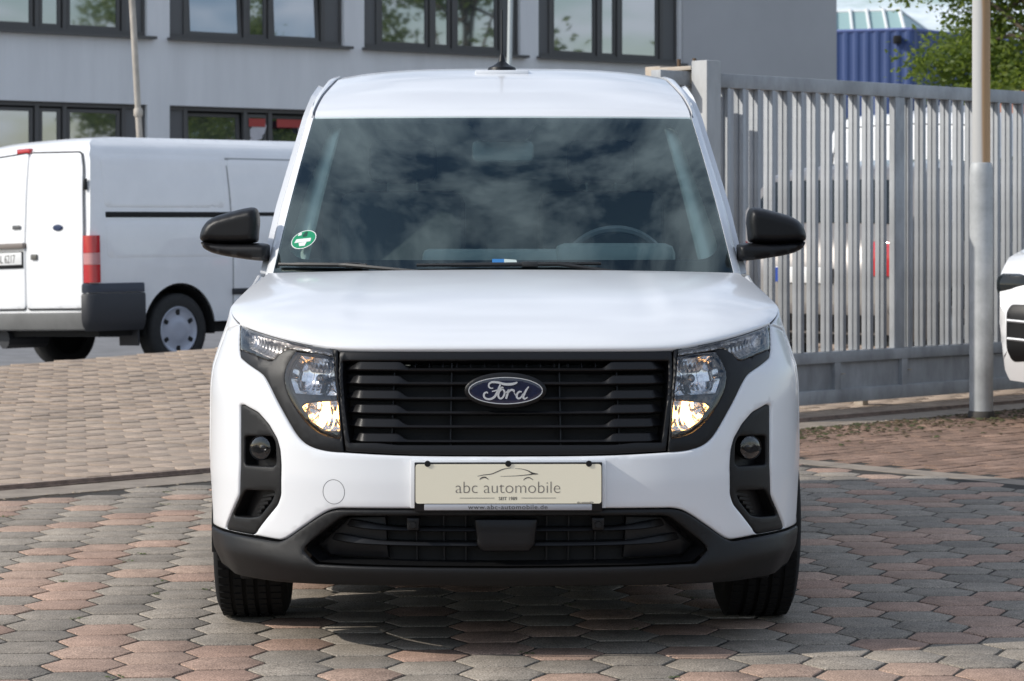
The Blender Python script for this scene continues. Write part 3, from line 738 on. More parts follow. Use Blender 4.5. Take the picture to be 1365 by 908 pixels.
# badge
bx_, bz_ = pix(674, 521.5, 0.0); by_ = wrap(0, bz_).y - 0.004
badge = thing('badge', None, None); badge.parent = van
k5 = 7.0 / FPX
def bfn(u, v, d): return Vector((bx_ + u, by_ + d + .12 * u * u, bz_ + v))
ell = lambda a, b, n=64: [(a * math.cos(2 * math.pi * i / n), b * math.sin(2 * math.pi * i / n)) for i in range(n)]
pillow(ell(55 * k5, 24 * k5), bfn, .006, .02, .010, h=.008).build('surround', blackp, badge)
pillow(ell(50 * k5, 18.3 * k5), lambda u, v, d: bfn(u, v, d - .0062), .003, .004, .004, h=.006).build('face', mat('badge_blue', (0.003, 0.007, 0.035), .18, coat=1.0), badge)
silver = mat('badge_silver', (0.75, 0.76, 0.78), .25, .6)
m = MB(); e2 = ell(49.2 * k5, 17.6 * k5, 96); ribbon(m, e2 + [e2[0], e2[1]], .0023, lambda u, v, d: bfn(u, v, d), -.0112, -.008); m.build('rim', silver, badge)
# the script lettering, stroke by stroke (photo x to the right, y up, in units of a 5.69 times enlarged pixel, centre 650, 352)
strokes = [
    ([(556, 332), (540, 334), (524, 324), (524, 302), (546, 288), (590, 289), (640, 302), (690, 303), (722, 296), (740, 288)], [5, 8, 10, 11, 13, 14, 16, 17, 14, 6]),
    ([(612, 300), (600, 330), (586, 366), (566, 398), (538, 415), (506, 414), (486, 398), (488, 374), (506, 364), (516, 372)], [8, 13, 15, 15, 13, 12, 13, 12, 10, 6]),
    ([(546, 358), (580, 350), (606, 340), (622, 326), (634, 330)], [6, 9, 9, 9, 5]),
    ([(624, 340), (604, 356), (594, 384), (602, 408), (620, 410), (638, 388), (642, 362), (630, 342), (620, 344)], [9, 12, 13, 12, 11, 12, 12, 10, 7]),
    ([(638, 362), (650, 366), (664, 356), (672, 342)], [6, 7, 7, 7]),
    ([(674, 342), (668, 366), (660, 392), (654, 414)], [10, 14, 14, 12]),
    ([(664, 382), (676, 360), (694, 346), (712, 352), (712, 362)], [7, 10, 13, 14, 9]),
    ([(772, 362), (754, 360), (738, 378), (736, 402), (752, 412), (772, 398), (782, 376)], [8, 11, 13, 13, 11, 10, 8]),
    ([(826, 322), (808, 346), (792, 378), (784, 402), (796, 414), (818, 402)], [7, 12, 14, 13, 11, 5]),
    ([(714, 366), (726, 386), (738, 392)], [4, 6, 5]),
]
m = MB()
for pts, ws in strokes:
    q = catmull([((x - 650) / 5.6875 * k5, (352 - y) / 5.6875 * k5) for x, y in pts], 6); w2 = np.interp(np.linspace(0, len(ws) - 1, len(q)), range(len(ws)), ws) / 5.6875 * k5
    m = MB(); ribbon(m, q, [v * 1.15 for v in w2], bfn, -.0112, -.008); m.build('script_stroke', silver, badge, 30)

# ---- number plate with its holder
plate = thing('number_plate', None, None); plate.parent = van
py_ = -.018
def pl(px, py, d=0.0): X, Z = pix(px, py, py_); return Vector((X, py_ + d, Z))
def plbox(mb, x0, y0, x1, y1, d0, d1):
    a, b = pl(x0, y0), pl(x1, y1); mb.box(((a.x + b.x) / 2, py_ + (d0 + d1) / 2, (a.z + b.z) / 2), (abs(b.x - a.x), d1 - d0, abs(b.z - a.z)), bev=.002); return mb
wb = plbox(MB(), 547, 614, 808, 678, .008, .03); wb.build('plinth', paint, plate)
plbox(MB(), 552.5, 616.6, 802.8, 682, -.004, .012).build('holder', blackp, plate)
cream = mat('plate_cream', (0.86, 0.80, 0.63), .45)
pp_ = round_poly([(554, 618.6), (801.5, 618.6), (801.5, 671), (554, 671)], 4, 4)
MB().prism([(p[0], p[1]) for p in pp_], lambda u, v, d: pl(u, v, d), -.0068, -.002).build('plate', cream, plate, 0)
strip_m = mat('holder_strip', (0.42, 0.43, 0.46), .35, .3)
plbox(MB(), 565.5, 671.8, 789, 680, -.0064, 0).build('name_strip', strip_m, plate)
ink = mat('plate_ink', (0.05, 0.045, 0.04), .5)
grey_ink = mat('plate_grey_ink', (0.16, 0.14, 0.12), .5)
def ptext(body, px, py, wpx, mm, name, d, off=0.0, size_px=None, spacing=1.0):
    probe = text_mesh(body, 1.0, mm, None, Matrix.Identity(4), 'probe', 0.0, 0.0, 1.0, spacing); xs = [v.co.x for v in probe.data.vertices]; w1 = max(xs) - min(xs); cx = (max(xs) + min(xs)) / 2
    bpy.data.objects.remove(probe)
    wpm = wpx * 6.98 / FPX; sz = wpm / w1 if size_px is None else size_px * 6.98 / FPX; sx = wpm / (w1 * sz)
    p = pl(px, py, d); return text_mesh(body, sz, mm, plate, Matrix.Translation(p) @ FACE_CAM @ Matrix.Translation((-cx * sz * sx, 0, 0)), name, .0002, off * sz, sx, spacing)
ptext('abc automobile', 677, 657, 140, grey_ink, 'lettering', -.0071, off=-.018)
ptext('SEIT 1989', 677, 666.3, 24.5, ink, 'lettering', -.0071)
ptext('www.abc-automobile.de', 676.8, 678.4, 106, ink, 'lettering', -.0067, size_px=8.4, spacing=1.1)
ptext('abc automobile', 780, 670.6, 22, grey_ink, 'lettering', -.0071)
m = MB()
zz1 = lambda x, y: (540 + x / 4.875, 600 + y / 4.875)
def pstroke(pts, w):
    m = MB(); q = catmull([zz1(*p) for p in pts], 6); w2 = list(np.interp(np.linspace(0, len(w) - 1, len(q)), range(len(w)), w) / 4.875); ribbon(m, q, w2, lambda u, v, d: pl(u, v, d), -.0073, -.0066); m.build('printed_stroke', ink, plate, 0)
pstroke([(470, 168), (510, 160), (560, 154), (600, 138), (640, 122), (690, 114)], [1.5, 4, 5, 5, 5, 2])
pstroke([(715, 118), (760, 122), (800, 134), (825, 148), (864, 154)], [1.5, 3, 6, 10, 2])
pstroke([(864, 154), (830, 154), (800, 159), (720, 166), (620, 169)], [3, 9, 5, 3, 1.5])
pstroke([(484, 190), (500, 178), (522, 176), (542, 190)], [3, 8, 8, 3]); pstroke([(768, 194), (785, 181), (808, 178), (832, 193)], [2, 6, 6, 3])
pstroke([(355, 310), (460, 310), (580, 310)], [2.2, 2.2, 2.2]); pstroke([(755, 310), (860, 310), (980, 310)], [2.2, 2.2, 2.2])
for px in (570, 677.5, 785):
    m = MB(); c = pl(px, 618, -.0075); m.lathe([(-.002, .0002), (-.002, .0075), (.001, .009)], c, 'Y', 16); m.build('holder_clip', blackp, plate)
# towing-eye cover
ta, tz = P1(445, 655.5)
m = MB(); cc = [(ta + .0325 * math.cos(t * math.pi / 24), tz + .0345 * math.sin(t * math.pi / 24)) for t in range(48)]
seam_m = mat('panel_gap', (0.2, 0.2, 0.21), .8)
ring = []
for u, v in cc:
    n = normal_of(wrap, u, v); p = wrap(u, v) + n * .0004; d = Vector((u - ta, 0, v - tz)).normalized() * .0009; ring.append((p - d, p + d))
m.grid([[a for a, b in ring], [b for a, b in ring]], close_u=True); m.build('towing_eye_cover', seam_m, van)

# ---- bonnet
fe = [(abs(wrap(*P1(*p)).x), P1(*p)[1]) for p in hood_px][::-1]
fe_x = [p[0] for p in fe]; fe_z = [p[1] for p in fe]
XT = fe_x[-1]
def front_edge(u):
    X = u * XT; Z = float(np.interp(abs(X), fe_x, fe_z)) + .004; return wrap(a_of_x(X, Z), Z)
def cowl(u): return Vector((u * .775, 1.02 + .14 * abs(u) ** 2.2, 1.086 - .014 * u * u))
tip3 = front_edge(1.0)
def side_edge(v, s):
    c = cowl(s); y = lerp(tip3.y, c.y, v); Z = lerp(tip3.z, c.z, v) + .012 * math.sin(math.pi * v); p = wrap(s * a_of_y(y, Z), Z)
    k = smoothstep((v - .75) / .25); p.x = lerp(p.x, s * .79, k); return p
def hood_pt(u, v):
    F, Cc = front_edge(u), cowl(u); L0, R0 = side_edge(v, -1), side_edge(v, 1); t = (u + 1) / 2
    f0, f1, c0, c1 = front_edge(-1), front_edge(1), side_edge(1, -1), side_edge(1, 1)
    p = F * (1 - v) + Cc * v + L0 * (1 - t) + R0 * t - (f0 * (1 - t) * (1 - v) + f1 * t * (1 - v) + c0 * (1 - t) * v + c1 * t * v)
    bul = (1 - abs(u) ** 6); vv = v ** .55
    p.z += bul * .058 * (vv * (1 - v) * 1.9)
    p.z += .006 * smoothstep((abs(u) - .50) / .1) * smoothstep((1 - abs(u)) / .35) * smoothstep(v / .3) * smoothstep((1 - v) / .15)
    return p
rows = []
us = [math.copysign(abs(x) ** .9, x) for x in np.linspace(-1, 1, 81)]
fr = [front_edge(u) for u in us]
rows.append([p + Vector((0, .03, -.02)) for p in fr]); rows.append([p + Vector((0, .006, -.011)) for p in fr]); rows.append([p + Vector((0, .001, -.005)) for p in fr])
for v in [0, .006, .015, .03] + list(np.linspace(.06, 1, 40)): rows.append([hood_pt(u, v) for u in us])
rows.append([p + Vector((0, .004, -.006)) for p in rows[-1]]); rows.append([p + Vector((0, .02, -.03)) for p in rows[-2]])
bonnet = MB().grid(rows).build('bonnet', paint, van, 180)

# ---- front wings, doors, side panels (left built, right mirrored)
wing = []
for k in range(21):
    v = k / 20; p = side_edge(v, -1); wing.append((-a_of_y(p.y, p.z), p.z - .006))
arc_f = [(-ya(ARCH_Y + ARCH_R * math.cos(t)) if ARCH_Y + ARCH_R * math.cos(t) > T_ else -a_of_y(ARCH_Y + ARCH_R * math.cos(t), ARCH_Z + ARCH_R * math.sin(t)), ARCH_Z + ARCH_R * math.sin(t)) for t in np.linspace(-.12, math.pi - ang0 - .012, 26)]
DOOR_Y = 1.285
wing_poly = clean(wing + [(-ya(1.25), 1.062), (-ya(DOOR_Y - .003), 1.06), (-ya(DOOR_Y - .003), .26), (-ya(ARCH_Y + ARCH_R + .004), .26)] + arc_f + [(-a_of_y(lerp(.521, .506, k / 5), lerp(.50, tip[1] - .02, k / 5)), lerp(.50, tip[1] - .02, k / 5)) for k in range(1, 6)], .003)
two('front_wing', panel('', wing_poly, None, None, wrap, h=.028, r=.005, depth=.03, mb=MB()), paint)
door_poly = [(-ya(DOOR_Y + .003), 1.062), (-ya(DOOR_Y + .003), .30), (-ya(2.35), .30), (-ya(2.35), 1.062)]
doors = two('front_door', panel('', door_poly, None, None, wrap, h=.04, r=.004, depth=.02, mb=MB(), hfun=lambda u, v, d: -.006 * math.exp(-((v - .55) / .06) ** 2)), paint)
arc_r = [(-ya(RARCH_Y + ARCH_R * math.cos(t)), ARCH_Z + ARCH_R * math.sin(t)) for t in np.linspace(-.1, math.pi + .1, 30)]
rear_poly = [(-ya(2.356), 1.062), (-ya(2.356), .30), (-ya(RARCH_Y - ARCH_R - .01), .28)] + arc_r[::-1] + [(-ya(RARCH_Y + ARCH_R + .01), .28), (-ya(4.30), .30), (-ya(4.30), 1.062)]
two('rear_side_panel', panel('', rear_poly, None, None, wrap, h=.045, r=.004, depth=.03, mb=MB()), paint)
sill = panel('', [(-ya(1.21), .30), (-ya(1.21), .20), (-ya(3.14), .20), (-ya(3.14), .30)], None, None, wrap, h=.05, proud=.002, r=.006, depth=.06, mb=MB()); two('sill', sill, blackp)
X_up = table([(1.04, .802), (1.07, .797), (1.287, .770), (1.395, .750), (1.62, .706), (1.69, .684), (1.745, .661), (1.80, .63)], sm=7)
def up(y, Z): return Vector((X_up(Z) + .022 * smoothstep((y - 1.75) / 1.2), y, Z))
def upL(y, Z): p = up(y, Z); return Vector((-p.x, p.y, p.z))
glass_line = [(1.47, 1.10), (1.72, 1.30), (1.98, 1.51), (2.1, 1.60), (2.28, 1.63), (2.28, 1.10)]
up_front = round_poly([(1.345, 1.062), (1.54, 1.21), (1.86, 1.46), (2.06, 1.60), (2.2, 1.70), (2.36, 1.745), (2.36, 1.062)], .02, 3)
two('door_frame', panel('', up_front, None, None, upL, holes=[round_poly(glass_line, .03, 3)], h=.04, r=.003, depth=.02, mb=MB()), paint)
two('side_window', panel('', round_poly(glass_line, .03, 3), None, None, upL, h=.05, proud=-.006, r=0, depth=0, mb=MB()), side_glass)
two('upper_side_panel', panel('', [(2.366, 1.062), (2.366, 1.745), (4.26, 1.745), (4.33, 1.062)], None, None, upL, h=.06, r=.004, depth=.02, mb=MB()), paint)

# ---- windscreen, pillars, roof
def ws(u, v):
    return Vector((u * lerp(.768, .681, v), lerp(1.05, 1.86, v) + lerp(.20, .09, v) * abs(u) ** 2.2 - .018 * math.sin(math.pi * v), lerp(1.06, 1.617, v) + .012 * math.sin(math.pi * v)))
m = MB(); m.grid([[ws(u, v) for u in np.linspace(-1, 1, 49)] for v in np.linspace(0, 1, 25)]); m.build('windscreen', wind_m, van, 180)
wsi = lambda u, v: ws(u, v) - normal_of(ws, u, v) * .006
outer = [(-1, 0), (1, 0), (1, 1), (-1, 1)]
inner = round_poly([(-.90, .10), (.90, .10), (.965, .155), (.905, .935), (.86, .955), (.17, .955), (.13, .84), (-.13, .84), (-.17, .955), (-.86, .955), (-.905, .935), (-.965, .155)], .04, 4)
panel('frit_band', outer, frit, van, wsi, holes=[inner], h=.06, r=0, depth=0)
def roof_edge_front(u): return ws(u, 1.0) + Vector((0, .004, .003))
zc = table([(1.85, 1.62), (1.95, 1.665), (2.1, 1.722), (2.3, 1.782), (2.5, 1.820), (2.8, 1.846), (3.2, 1.854), (4.0, 1.842), (4.3, 1.81)], sm=12)
wr = table([(1.85, .681), (2.05, .664), (2.3, .640), (2.6, .626), (3.2, .622), (4.3, .615)], sm=9)
def roof_pt(u, v):
    f = roof_edge_front(u); y = lerp(f.y, 4.26, v); yb = y - .09 * abs(u) ** 2.2 * (1 - v) ** 3
    z = zc(yb) - .034 * smoothstep((y - 1.9) / .6) * abs(u) ** 3.4
    z = lerp(f.z, z, smoothstep(v / .012)) if v < .012 else z
    return Vector((u * wr(yb), y, z))
vs_ = [0] + [((k / 46) ** 1.7) for k in range(1, 47)]
rows = [[roof_edge_front(u) + Vector((0, .003, -.02)) for u in np.linspace(-1, 1, 61)]] + [[roof_pt(u, v) for u in np.linspace(-1, 1, 61)] for v in vs_]
MB().grid(rows).build('roof', paint, van, 180)
# A-pillar and cant rail: one strip from the cowl up and along the roof
rows = []
def rail_rows(s):
    R_ = []
    for k in range(22):
        v = k / 21; g0 = ws(s, v) + Vector((s * .002, 0, .001)); o_y = g0.y + lerp(.085, .12, v); Z = g0.z + lerp(-.015, .055, v); o1 = up(o_y, Z); o1.x *= s
        R_.append((g0, o1))
    for k in range(1, 26):
        v = (k / 25) ** 1.5; r0 = roof_pt(s, v); y = r0.y; g0 = r0 + Vector((s * .010, 0, .003)); o1 = up(y + .02 * (1 - v) + .1 * (1 - v) ** 6, min(1.745, lerp(1.674, 1.745, min(1, v * 6)))); o1.x *= s
        R_.append((g0, o1))
    out = []
    for g0, o1 in R_:
        ctrl = Vector((o1.x + (s * .004), lerp(g0.y, o1.y, .45), g0.z + .010)); row = [g0 + Vector((-s * .004, .004, -.014))]
        for j in range(9):
            t = j / 8; row.append(g0 * (1 - t) ** 2 + ctrl * 2 * t * (1 - t) + o1 * t * t)
        row.append(o1 + Vector((-s * .006, .03, -.012))); row.append(o1 + Vector((-s * .02, .07, -.03))); out.append(row)
    return out
m = MB().grid(rail_rows(-1)); two('roof_pillar', m, paint, smooth=60)
rr_ = rail_rows(-1)[15:]
m = MB().grid([[r[1] + Vector((.05, .01, -.028)), r[5] + Vector((.035, .02, -.035)), r[9] + Vector((.02, .03, -.03)), r[9] + Vector((.02, .03, -.10))] for r in rr_]); two('cant_rail_light_seal', m, seat_m)  # inner closing strip, added to stop sun leaking in beside the roof
m = MB(); rows = []
for v in np.linspace(0.0, 1, 30):
    p = roof_pt(-1, v ** 1.5); rows.append([p + Vector((-.012, 0, -.004)), p + Vector((.002, 0, -.004))])
m.grid(rows); two('roof_ditch', m, seam_m)
# tail of the body
m = MB(); rows = []
for k in range(13):
    Z = lerp(.28, 1.79, k / 12); X = wrap(ya(4.3), Z).x if Z < 1.06 else up(4.3, min(Z, 1.79)).x; rows.append([Vector((X * u, lerp(4.33, 4.25, max(0, (Z - 1.06) / .75)) - .02 * u * u, Z)) for u in np.linspace(-1, 1, 9)])
m.grid(rows); m.build('tailgate', paint, van)
m = MB(); m.box((0, 4.33, .36), (1.74, .10, .22), bev=.04); m.build('rear_bumper', greyp, van)
# wipers, cowl panel
m = MB(); m.grid([[Vector((u * .76, 1.03 + .14 * abs(u) ** 2.2 + d, 1.045 + d * .3)) for u in np.linspace(-1, 1, 25)] for d in (0, .08, .16)]); m.build('cowl_panel', blackp, van)
wiper_m = mat('wiper_black', (0.02, 0.02, 0.02), .45)
def wip(p0, p1, off0=.010):
    w_ = thing('wiper', None, None); w_.parent = van
    pa = [ws(lerp(p0[0], p1[0], t), lerp(p0[1], p1[1], t)) + normal_of(ws, lerp(p0[0], p1[0], t), lerp(p0[1], p1[1], t)) * .012 for t in np.linspace(0, 1, 14)]
    mb = MB(); mb.tube(pa, [.006] * 3 + [.008] * 8 + [.006] * 3, 6); mb.build('blade', wiper_m, w_)
    return w_, pa
def wpix(px, py):       # pixel -> (u, v) on the windscreen
    y = 1.2
    for _ in range(50):
        X, Z = pix(px, py, y); v = (Z - 1.06) / .557; u = X / lerp(.768, .681, min(max(v, 0), 1)); y = ws(max(-1, min(1, u)), min(max(v, 0), 1)).y
    return u, v
w1, pa = wip(wpix(374, 356.5), wpix(490, 358)); mb = MB(); mb.box((0, 0, 0), (.055, .02, .018), bev=.005); mb.build('hub', wiper_m, w1, loc=pa[11]); mb = MB(); mb.tube([pa[9], pa[10] + Vector((0, -.02, .0)), Vector((-.18, 1.05, 1.07))], .007, 6); mb.build('arm', wiper_m, w1)
w2, pa = wip(wpix(556, 358), wpix(800, 356)); mb = MB(); mb.box((0, 0, 0), (.055, .02, .018), bev=.005); mb.build('hub', wiper_m, w2, loc=pa[8]); mb = MB(); mb.tube([pa[8], pa[10] + Vector((0, -.02, 0)), Vector((.45, 1.08, 1.065))], .007, 6); mb.build('arm', wiper_m, w2)
# stickers inside the screen
def decal(name, poly, m_, d, parent=van):
    s_ = lambda u, v: ws(u, v) - normal_of(ws, u, v) * d
    vv, tr, loops = cdt(poly, (), .01); mb = MB(); mb.v = [tuple(s_(*p)) for p in vv]; mb.f = [tuple(t) for t in tr]; return mb.build(name, m_, parent, 0)
green_m = mat('badge_green', (0.0, 0.25, 0.11), .5); white_m = mat('sticker_white', (0.7, 0.72, 0.7), .5); dkgreen = mat('badge_dark_green', (0.0, .06, .035), .5)
cu, cv = wpix(405, 322.5)
du, dv = abs(wpix(421, 322.5)[0] - cu), abs(wpix(405, 311)[1] - cv)
el = lambda ku, kv, t0=0.0: [(cu + du * ku * math.cos(2 * math.pi * i / 40), cv + dv * kv * math.sin(2 * math.pi * i / 40) + .25 * dv * ku * math.cos(2 * math.pi * i / 40)) for i in range(40)]
st = decal('emission_sticker', el(1, 1), white_m, -.0008); decal('sticker_face', el(.93, .92), green_m, -.0014, st)
decal('sticker_field', [(cu - .72 * du, cv - .42 * dv), (cu + .6 * du, cv - .2 * dv), (cu + .6 * du, cv + .18 * dv), (cu - .6 * du, cv + .0 * dv)], white_m, -.002, st)
decal('sticker_field', [(cu - .25 * du, cv - .75 * dv), (cu + .2 * du, cv - .7 * dv), (cu + .3 * du, cv - .25 * dv), (cu - .35 * du, cv - .4 * dv)], white_m, -.0021, st)
decal('sticker_numeral', [(cu - .12 * du, cv + .25 * dv), (cu + .22 * du, cv + .35 * dv), (cu + .22 * du, cv + .85 * dv), (cu + .05 * du, cv + .85 * dv), (cu - .15 * du, cv + .5 * dv)], dkgreen, -.002, st)
decal('sticker_field', [(cu - .55 * du, cv + .35 * dv), (cu - .25 * du, cv + .45 * dv), (cu - .25 * du, cv + .75 * dv), (cu - .5 * du, cv + .65 * dv)], white_m, -.002, st)
bl = decal('blue_sticker', [wpix(656, 353.5), wpix(672, 353.5), wpix(672, 347), wpix(656, 347)], mat('sticker_blue', (0.03, .17, .42), .5), -.0008)
decal('sticker_field', [wpix(672, 353.5), wpix(690, 353.5), wpix(688, 348), wpix(672, 347)], mat('sticker_pale', (.5, .58, .55), .5), -.0008, bl)

# ---- cabin
m = MB(); rows = []
for y, z in ((1.12, 1.05), (1.25, 1.075), (1.45, 1.09), (1.62, 1.085), (1.68, 1.04), (1.68, .7)):
    rows.append([Vector((x, y + .1 * (x / .75) ** 2, z - .012 * (x / .7) ** 2)) for x in np.linspace(-.76, .76, 21)])
m.grid(rows); m.build('dashboard', dash_m, van)
m = MB(); m.box((.0, 1.66, 1.115), (.56, .12, .06), bev=.02); m.build('centre_screen_housing', dash_m, van)
m = MB(); m.box((.39, 1.66, 1.12), (.42, .16, .09), bev=.035); m.build('instrument_hood', dash_m, van)
M = Matrix.Rotation(RAD(-62), 3, 'X'); rows = []
for k in range(40):
    a = 2 * math.pi * k / 40; c = Vector((.185 * math.cos(a), .185 * math.sin(a), 0)); e = c.normalized()
    rows.append([M @ (c + e * .015 * math.cos(b) + Vector((0, 0, .015 * math.sin(b)))) + Vector((.40, 1.86, 1.05)) for b in np.linspace(0, 2 * math.pi, 9)[:-1]])
sw = MB().grid(rows, close_u=True, close_v=True).build('steering_wheel', mat('wheel_leather', (0.22, .24, .25), .4), van)
MB().box((0, 0, 0), (.34, .05, .03), M=M, bev=.01).build('spoke', dash_m, sw, loc=(.40, 1.86, 1.05)); MB().box((0, 0, 0), (.14, .12, .04), M=M, bev=.015).build('hub', dash_m, sw, loc=(.40, 1.86, 1.05))
for s in (-1, 1):
    st_ = thing('seat', None, None); st_.parent = van
    MB().box((s * .38, 2.1, .72), (.5, .5, .16), bev=.05).build('cushion', seat_m, st_)
    MB().box((s * .38, 2.42, 1.05), (.48, .14, .62), M=Matrix.Rotation(RAD(-12), 3, 'X'), bev=.05).build('backrest', seat_m, st_)
    MB().box((s * .38, 2.52, 1.47), (.26, .09, .17), M=Matrix.Rotation(RAD(-8), 3, 'X'), bev=.04).build('headrest', seat_m, st_)
    for t in (-.055, .055):
        MB().tube([(s * .38 + t, 2.49, 1.32), (s * .38 + t, 2.51, 1.42)], .005, 8).build('headrest_post', dash_m, st_)
m = MB(); m.box((0, 2.72, 1.05), (1.4, .02, 1.3)); m.build('bulkhead', bulk_m, van, 0)
m = MB(); m.grid([[Vector((x, y, zc(y) - .055)) for x in (-.6, -.3, 0, .3, .6)] for y in (1.98, 2.1, 2.3, 2.6, 2.72)]); m.build('headlining', mat('headlining', (.42, .44, .43), .9), van)
for s in (-1, 1):
    rows = []
    for v in np.linspace(.10, .97, 16):
        uu = s * lerp(.895, .865, v); a_ = ws(uu, v) - normal_of(ws, uu, v) * .03; b_ = ws(s * .985, v) + Vector((0, .09, -.02)); c_ = a_ + Vector((-s * lerp(.012, .004, v), .03, 0)); rows.append([c_, a_, (a_ + b_) / 2 + Vector((-s * .0, 0, 0)), b_])
    MB().grid(rows).build('pillar_trim', trim_in, van, 180)
    m = MB(); m.add([up(2.3, 1.10), up(2.72, 1.10), up(2.72, 1.66), up(2.36, 1.66)], [(0, 1, 2, 3)]); m.v = [(s * (x - .03), y, z) for x, y, z in m.v]; m.build('side_trim', seat_m, van, 0)
m = MB(); c = ws(0, .84) - normal_of(ws, 0, .84) * .05; m.box(c + Vector((0, .05, -.0)), (.22, .05, .075), bev=.02); m.box(ws(0, .9) + Vector((0, .07, -.03)), (.14, .1, .05), bev=.015); m.build('rear_view_mirror', dash_m, van)

# ---- mirrors
MY = 1.42
def mx_(px, py): X, Z = pix(px, py, MY); return (X, Z)
head_px = [(265.5, 319), (266, 312), (269, 303), (276, 294), (287, 288), (305, 283), (325, 278), (337, 276), (344, 278), (347, 286), (348, 297), (346.5, 310), (345.5, 323), (330, 325), (305, 325.5), (285, 324.5), (270, 323)]
head = round_poly([mx_(*p) for p in head_px], .01, 2)
arm_px = [(266, 321.5), (285, 323), (305, 324), (330, 324), (350, 324), (361, 325.5), (360, 348), (345, 347.5), (327, 345.5), (300, 341.5), (283, 337.5), (271, 331.5)]
arm = round_poly([mx_(*p) for p in arm_px], .01, 2)
mfn = lambda u, v, d: Vector((u, MY + d - .25 * (u + .9), v))
for s in (-1, 1):
    mr = thing('door_mirror', None, None); mr.parent = van
    for poly, nm, fr_, bk_, R_ in ((head, 'mirror_cap', .08, .05, .026), (arm, 'mirror_foot', .08, .05, .014)):
        mb = pillow(poly, mfn, fr_, bk_, R_, h=.011); mb = mb if s < 0 else mb.mirror_x(); mb.build(nm, blackp, mr, 60)
    mg = [( .6 * (p[0] - mx_(306, 302)[0]) + mx_(308, 302)[0], .62 * (p[1] - mx_(306, 302)[1]) + mx_(308, 302)[1]) for p in head]
    mb = MB().prism(mg, lambda u, v, d: mfn(u, v, d), .047, .053); mb = mb if s < 0 else mb.mirror_x(); mb.build('mirror_glass', chrome, mr, 0)
# ---- aerial
aer = thing('aerial', None, None); aer.parent = van
ax, az = pix(668.5, 92, 2.42)
ax, ay = 0.0 + .0, 2.50; az = zc(2.5)
MB().lathe([(.0, .055), (.012, .052), (.022, .03), (.035, .014), (.06, .009), (.07, .0005)], (ax, ay, az), 'Z', 20).build('base', blackp, aer)
MB().tube([(ax, ay, az + .05), (ax, ay + .035, az + .235)], [.006, .0045], 8).build('mast', blackp, aer)
m = MB(); m.box((ax, ay - .02, az - .013), (.205, .16, .02), bev=.006); m.build('aerial_plinth', paint, van)

# ---- wheels
tyre_prof = [(-.098, .215), (-.108, .25), (-.110, .29), (-.100, .312), (-.090, .320)]
for g0 in (-.055, -.018, .018, .055): tyre_prof += [(g0 - .006, .3255 - abs(g0) * .05), (g0 - .005, .317), (g0 + .005, .317), (g0 + .006, .3255 - abs(g0) * .05)]
tyre_prof += [(.090, .320), (.100, .312), (.110, .29), (.108, .25), (.098, .215)]
tread_m = mat('tread_rubber', (0.007, 0.007, 0.0075), .85, spec=.25)
def wheel(parent, x, y, s, R=.3255, steer=0.0):
    w_ = thing('wheel', None, None, (x, y, R), steer); w_.parent = parent
    mb = MB().lathe(tyre_prof, (0, 0, 0), 'X', 64)
    mb.build('tyre', tread_m, w_, 40)
    tb = MB()
    for k in range(64):
        a = 2 * math.pi * k / 64
        for x0, x1, sk in ((-.094, -.062, .03), (-.048, -.025, -.03), (-.011, .011, .03), (.025, .048, -.03), (.062, .094, .03)):
            for e in (0,):
                r_o = .3275 if abs(x0 + x1) < .1 else .3245; w3 = .036
                vs = [(xx, rr * math.cos(a + da + (xx) * sk * 20 * .1), rr * math.sin(a + da + xx * sk * 20 * .1)) for rr in (.315, r_o) for xx, da in ((x0, -w3), (x1, -w3), (x1, w3), (x0, w3))]
                tb.add(vs, [(4, 5, 6, 7), (0, 4, 7, 3), (1, 2, 6, 5), (0, 1, 5, 4), (3, 7, 6, 2)])
    tb.build('tread', tread_m, w_, 0)
    rim = MB().lathe([(s * -.09, .205), (s * .07, .205), (s * .10, .215), (s * .104, .219), (s * .10, .222)], (0, 0, 0), 'X', 48); rim.lathe([(s * .055, .0005), (s * .06, .06), (s * .045, .09), (s * .02, .2)], (0, 0, 0), 'X', 48); rim.build('rim', alloy, w_)
    for k in range(5):
        a = 2 * math.pi * k / 5; sp = MB(); sp.box((s * .065, 0, .13), (.03, .05, .16), bev=.008); Mx = Matrix.Rotation(a, 3, 'X'); sp.v = [tuple(Mx @ Vector(v)) for v in sp.v]; sp.build('spoke', alloy, w_)
    return w_
for s in (-1, 1):
    wheel(van, s * .786, ARCH_Y, s, steer=RAD(1.5)); wheel(van, s * .786, RARCH_Y, s)
    for yy in (ARCH_Y, RARCH_Y):
        mb = MB(); mb.grid([[Vector((s * x, yy + .355 * math.cos(t), ARCH_Z + .355 * math.sin(t))) for t in np.linspace(-.2, math.pi + .2, 24)] for x in (.60, .885)]); mb.grid([[Vector((s * .60, yy + r * math.cos(t), ARCH_Z + r * math.sin(t))) for t in np.linspace(-.2, math.pi + .2, 12)] for r in (.02, .355)]); mb.build('arch_liner', dark_m, van)

